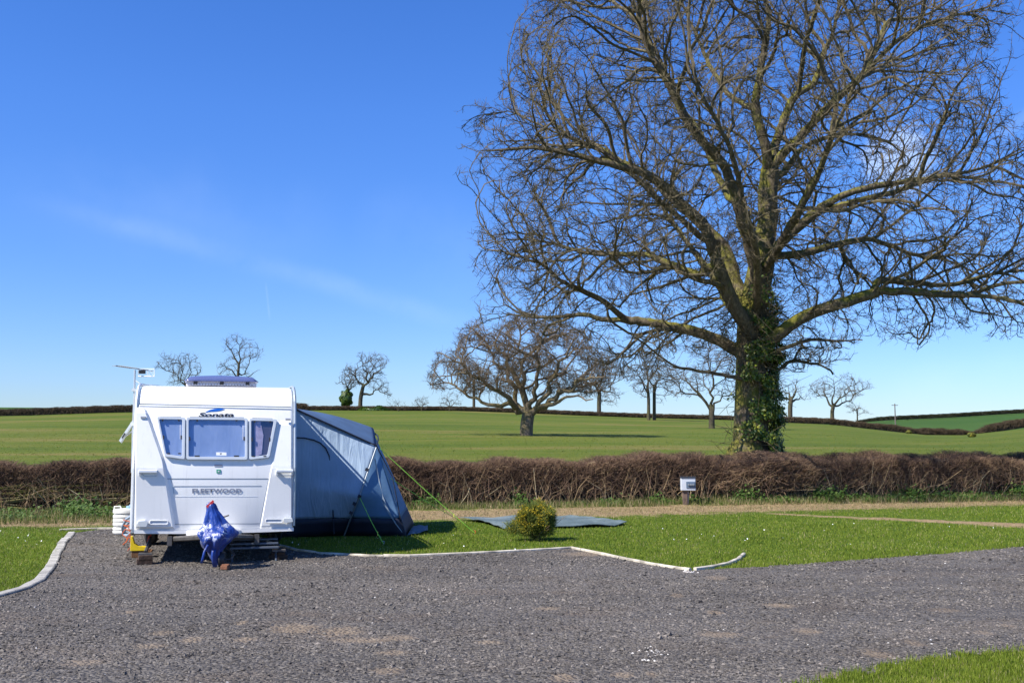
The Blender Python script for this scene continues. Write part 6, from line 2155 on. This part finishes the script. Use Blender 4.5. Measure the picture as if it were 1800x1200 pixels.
# ------------------------------------------------------------------ groundsheet
m, nt, b = newmat('woven_groundsheet')
v = coords(nt, 'World')
c = ramp(nt, noise(nt, v, 1.5, 6, 0.65), [(0.3, (0.07, 0.10, 0.095)), (0.55, (0.13, 0.17, 0.165)), (0.75, (0.24, 0.27, 0.26))])
nt.links.new(c, b.inputs['Base Color']); b.inputs['Roughness'].default_value = 0.55
bump(nt, b, noise(nt, v, 4, 5, 0.7), 0.9, 0.06)
bm = bmesh.new()
vs = [bm.verts.new((p[0], p[1], 0.0)) for p in TARP]
bm.faces.new(vs)
bmesh.ops.triangulate(bm, faces=bm.faces[:])
bmesh.ops.subdivide_edges(bm, edges=bm.edges[:], cuts=4, use_grid_fill=True)
for v_ in bm.verts:
    v_.co.z = 0.045 + 0.014 * math.sin(v_.co.x * 5 + v_.co.y * 3) + 0.010 * math.sin(v_.co.x * 11 - v_.co.y * 7)
me = bpy.data.meshes.new('groundsheet'); bm.to_mesh(me); bm.free(); me.materials.append(m)
o = link(bpy.data.objects.new('groundsheet', me)); o.modifiers.new('s', 'SOLIDIFY').thickness = 0.012
tag(o, 'grey green woven groundsheet spread on the grass behind the yellow gorse bush', 'groundsheet')

# ------------------------------------------------------------------ gorse bush on the lawn
gq = G(944, 950)
gb = empty('gorse_bush', (gq[0], gq[1], 0)); tag(gb, 'small yellow flowering gorse bush growing on the lawn by the kerb', 'bush')
rg = np.random.default_rng(5)
sc_ = gq[1] / F
n = 15000
th = rg.normal(0, 1, (n, 3)); th /= np.linalg.norm(th, axis=1, keepdims=True)
lump = 1 + 0.16 * np.sin(th[:, 0] * 5 + 1) * np.cos(th[:, 2] * 6) + 0.10 * np.sin(th[:, 1] * 9 + th[:, 0] * 7)
rad = (rg.random(n) ** 0.42) * lump
X = th * rad[:, None] * np.array([0.29, 0.29, 0.27])
X[:, 2] += 0.30
X[:, 0] -= 0.01
low = (X[:, 2] < 0.22) & (rg.random(n) < 0.55) & (np.abs(X[:, 0] + 0.3) > 0.12)
X = X[~low]; th = th[~low]; rad = rad[~low]; n = len(X)
# arm reaching out at lower left
k = 700
arm = np.stack([-0.36 + rg.normal(0, .07, k), rg.normal(0, .08, k), 0.20 + rg.normal(0, .05, k)], 1)
X = np.concatenate([X, arm]); th = np.concatenate([th, rg.normal(0, 1, (k, 3))]); n = len(X)
dr = th * 0.5 + rg.normal(0, 0.35, (n, 3)); dr[:, 2] += 0.45; dr /= np.linalg.norm(dr, axis=1, keepdims=True)
P2_ = X + dr * rg.uniform(0.03, 0.075, (n, 1))
V, Fq, tt = sticks(X, (X + P2_) / 2 + rg.normal(0, .004, X.shape), P2_, np.full(n, 0.0042), np.clip(rg.normal(0.45, 0.2, n), 0, 1))
M_spine = tonemat('gorse_spines', [(0, (0.035, 0.055, 0.012)), (0.5, (0.10, 0.13, 0.018)), (1, (0.22, 0.21, 0.03))], 0.7, 0.3)
npmesh('foliage', V, [Fq], M_spine, gb, attrs={'tone': tt})
fk = (rg.random(n) < 0.6) & (P2_[:, 2] > 0.14) & (np.sin(P2_[:, 0] * 17) + np.sin(P2_[:, 2] * 19 + P2_[:, 1] * 9) > -0.9)
FX = P2_[fk]; Nn = rg.normal(0, 1, FX.shape); Nn /= np.linalg.norm(Nn, axis=1, keepdims=True)
V, Fq, tt = leaves(FX, Nn, rg.uniform(0.010, 0.022, len(FX)), rg, rg.random(len(FX)))
npmesh('flowers', V, [Fq], tonemat('gorse_flowers', [(0, (0.22, 0.18, 0.02)), (0.6, (0.50, 0.36, 0.015)), (1, (0.75, 0.52, 0.02))], 0.6, 0.3, 0.25), gb, attrs={'tone': tt})
n = 90
P0 = np.stack([rg.normal(0, 0.03, n), rg.normal(0, 0.03, n), np.zeros(n)], 1)
d = rg.normal(0, 0.5, (n, 3)); d[:, 2] = 1; d /= np.linalg.norm(d, axis=1, keepdims=True)
P1 = P0 + d * 0.2; P2 = P1 + (d + rg.normal(0, .3, d.shape)) * 0.22
V, Fq, tt = sticks(P0, P1, P2, np.full(n, 0.007), np.full(n, 0.3), 4)
npmesh('stems', V, [Fq], M_hedge_t, gb, attrs={'tone': tt})

# ------------------------------------------------------------------ hook-up post by the hedge
hq_ = G(1204, 888)
hp_ = empty('hook_up_post', (hq_[0], hq_[1], 0)); tag(hp_, 'low wooden post carrying a white electric hook up box in front of the hedge', 'post')
ps = hq_[1] / F
MB().box((0, 0, 13 * ps), (0.115, 0.10, 27 * ps + 0.02)).build('post', simple('post_wood', (0.15, 0.10, 0.075), 0.9, var=0.4, scale=9, bmp=0.4), hp_, bevel=0.006)
MB().box((0.08, 0.01, 12 * ps), (0.035, 0.06, 25 * ps)).build('cable_duct', simple('duct_grey', (0.25, 0.22, 0.20), 0.7), hp_)
zb = 26 * ps
xo = 5.5 * ps
MB().box((xo, -0.02, zb + 11 * ps), (25 * ps, 0.16, 22 * ps)).build('meter_box', simple('box_white', (0.55, 0.58, 0.62), 0.45, var=0.08), hp_, bevel=0.012)
MB().box((xo + 4 * ps, -0.107, zb + 10 * ps), (16 * ps, 0.02, 11 * ps)).build('socket_panel', simple('socket_blue_grey', (0.10, 0.14, 0.20), 0.35, var=0.3, scale=15), hp_, bevel=0.006)
for k in range(3):
    MB().lathe([(0.022, 0), (0.028, -0.025), (0.02, -0.03)], (xo + (0.2 + k * 4.0) * ps, -0.118, zb + 10 * ps), 12, 'y').build('socket', M_grey, hp_)
MB().box((xo, -0.02, zb + 23 * ps), (27 * ps, 0.2, 0.03)).build('lid', simple('lid_black', (0.03, 0.035, 0.045), 0.5), hp_, bevel=0.006)
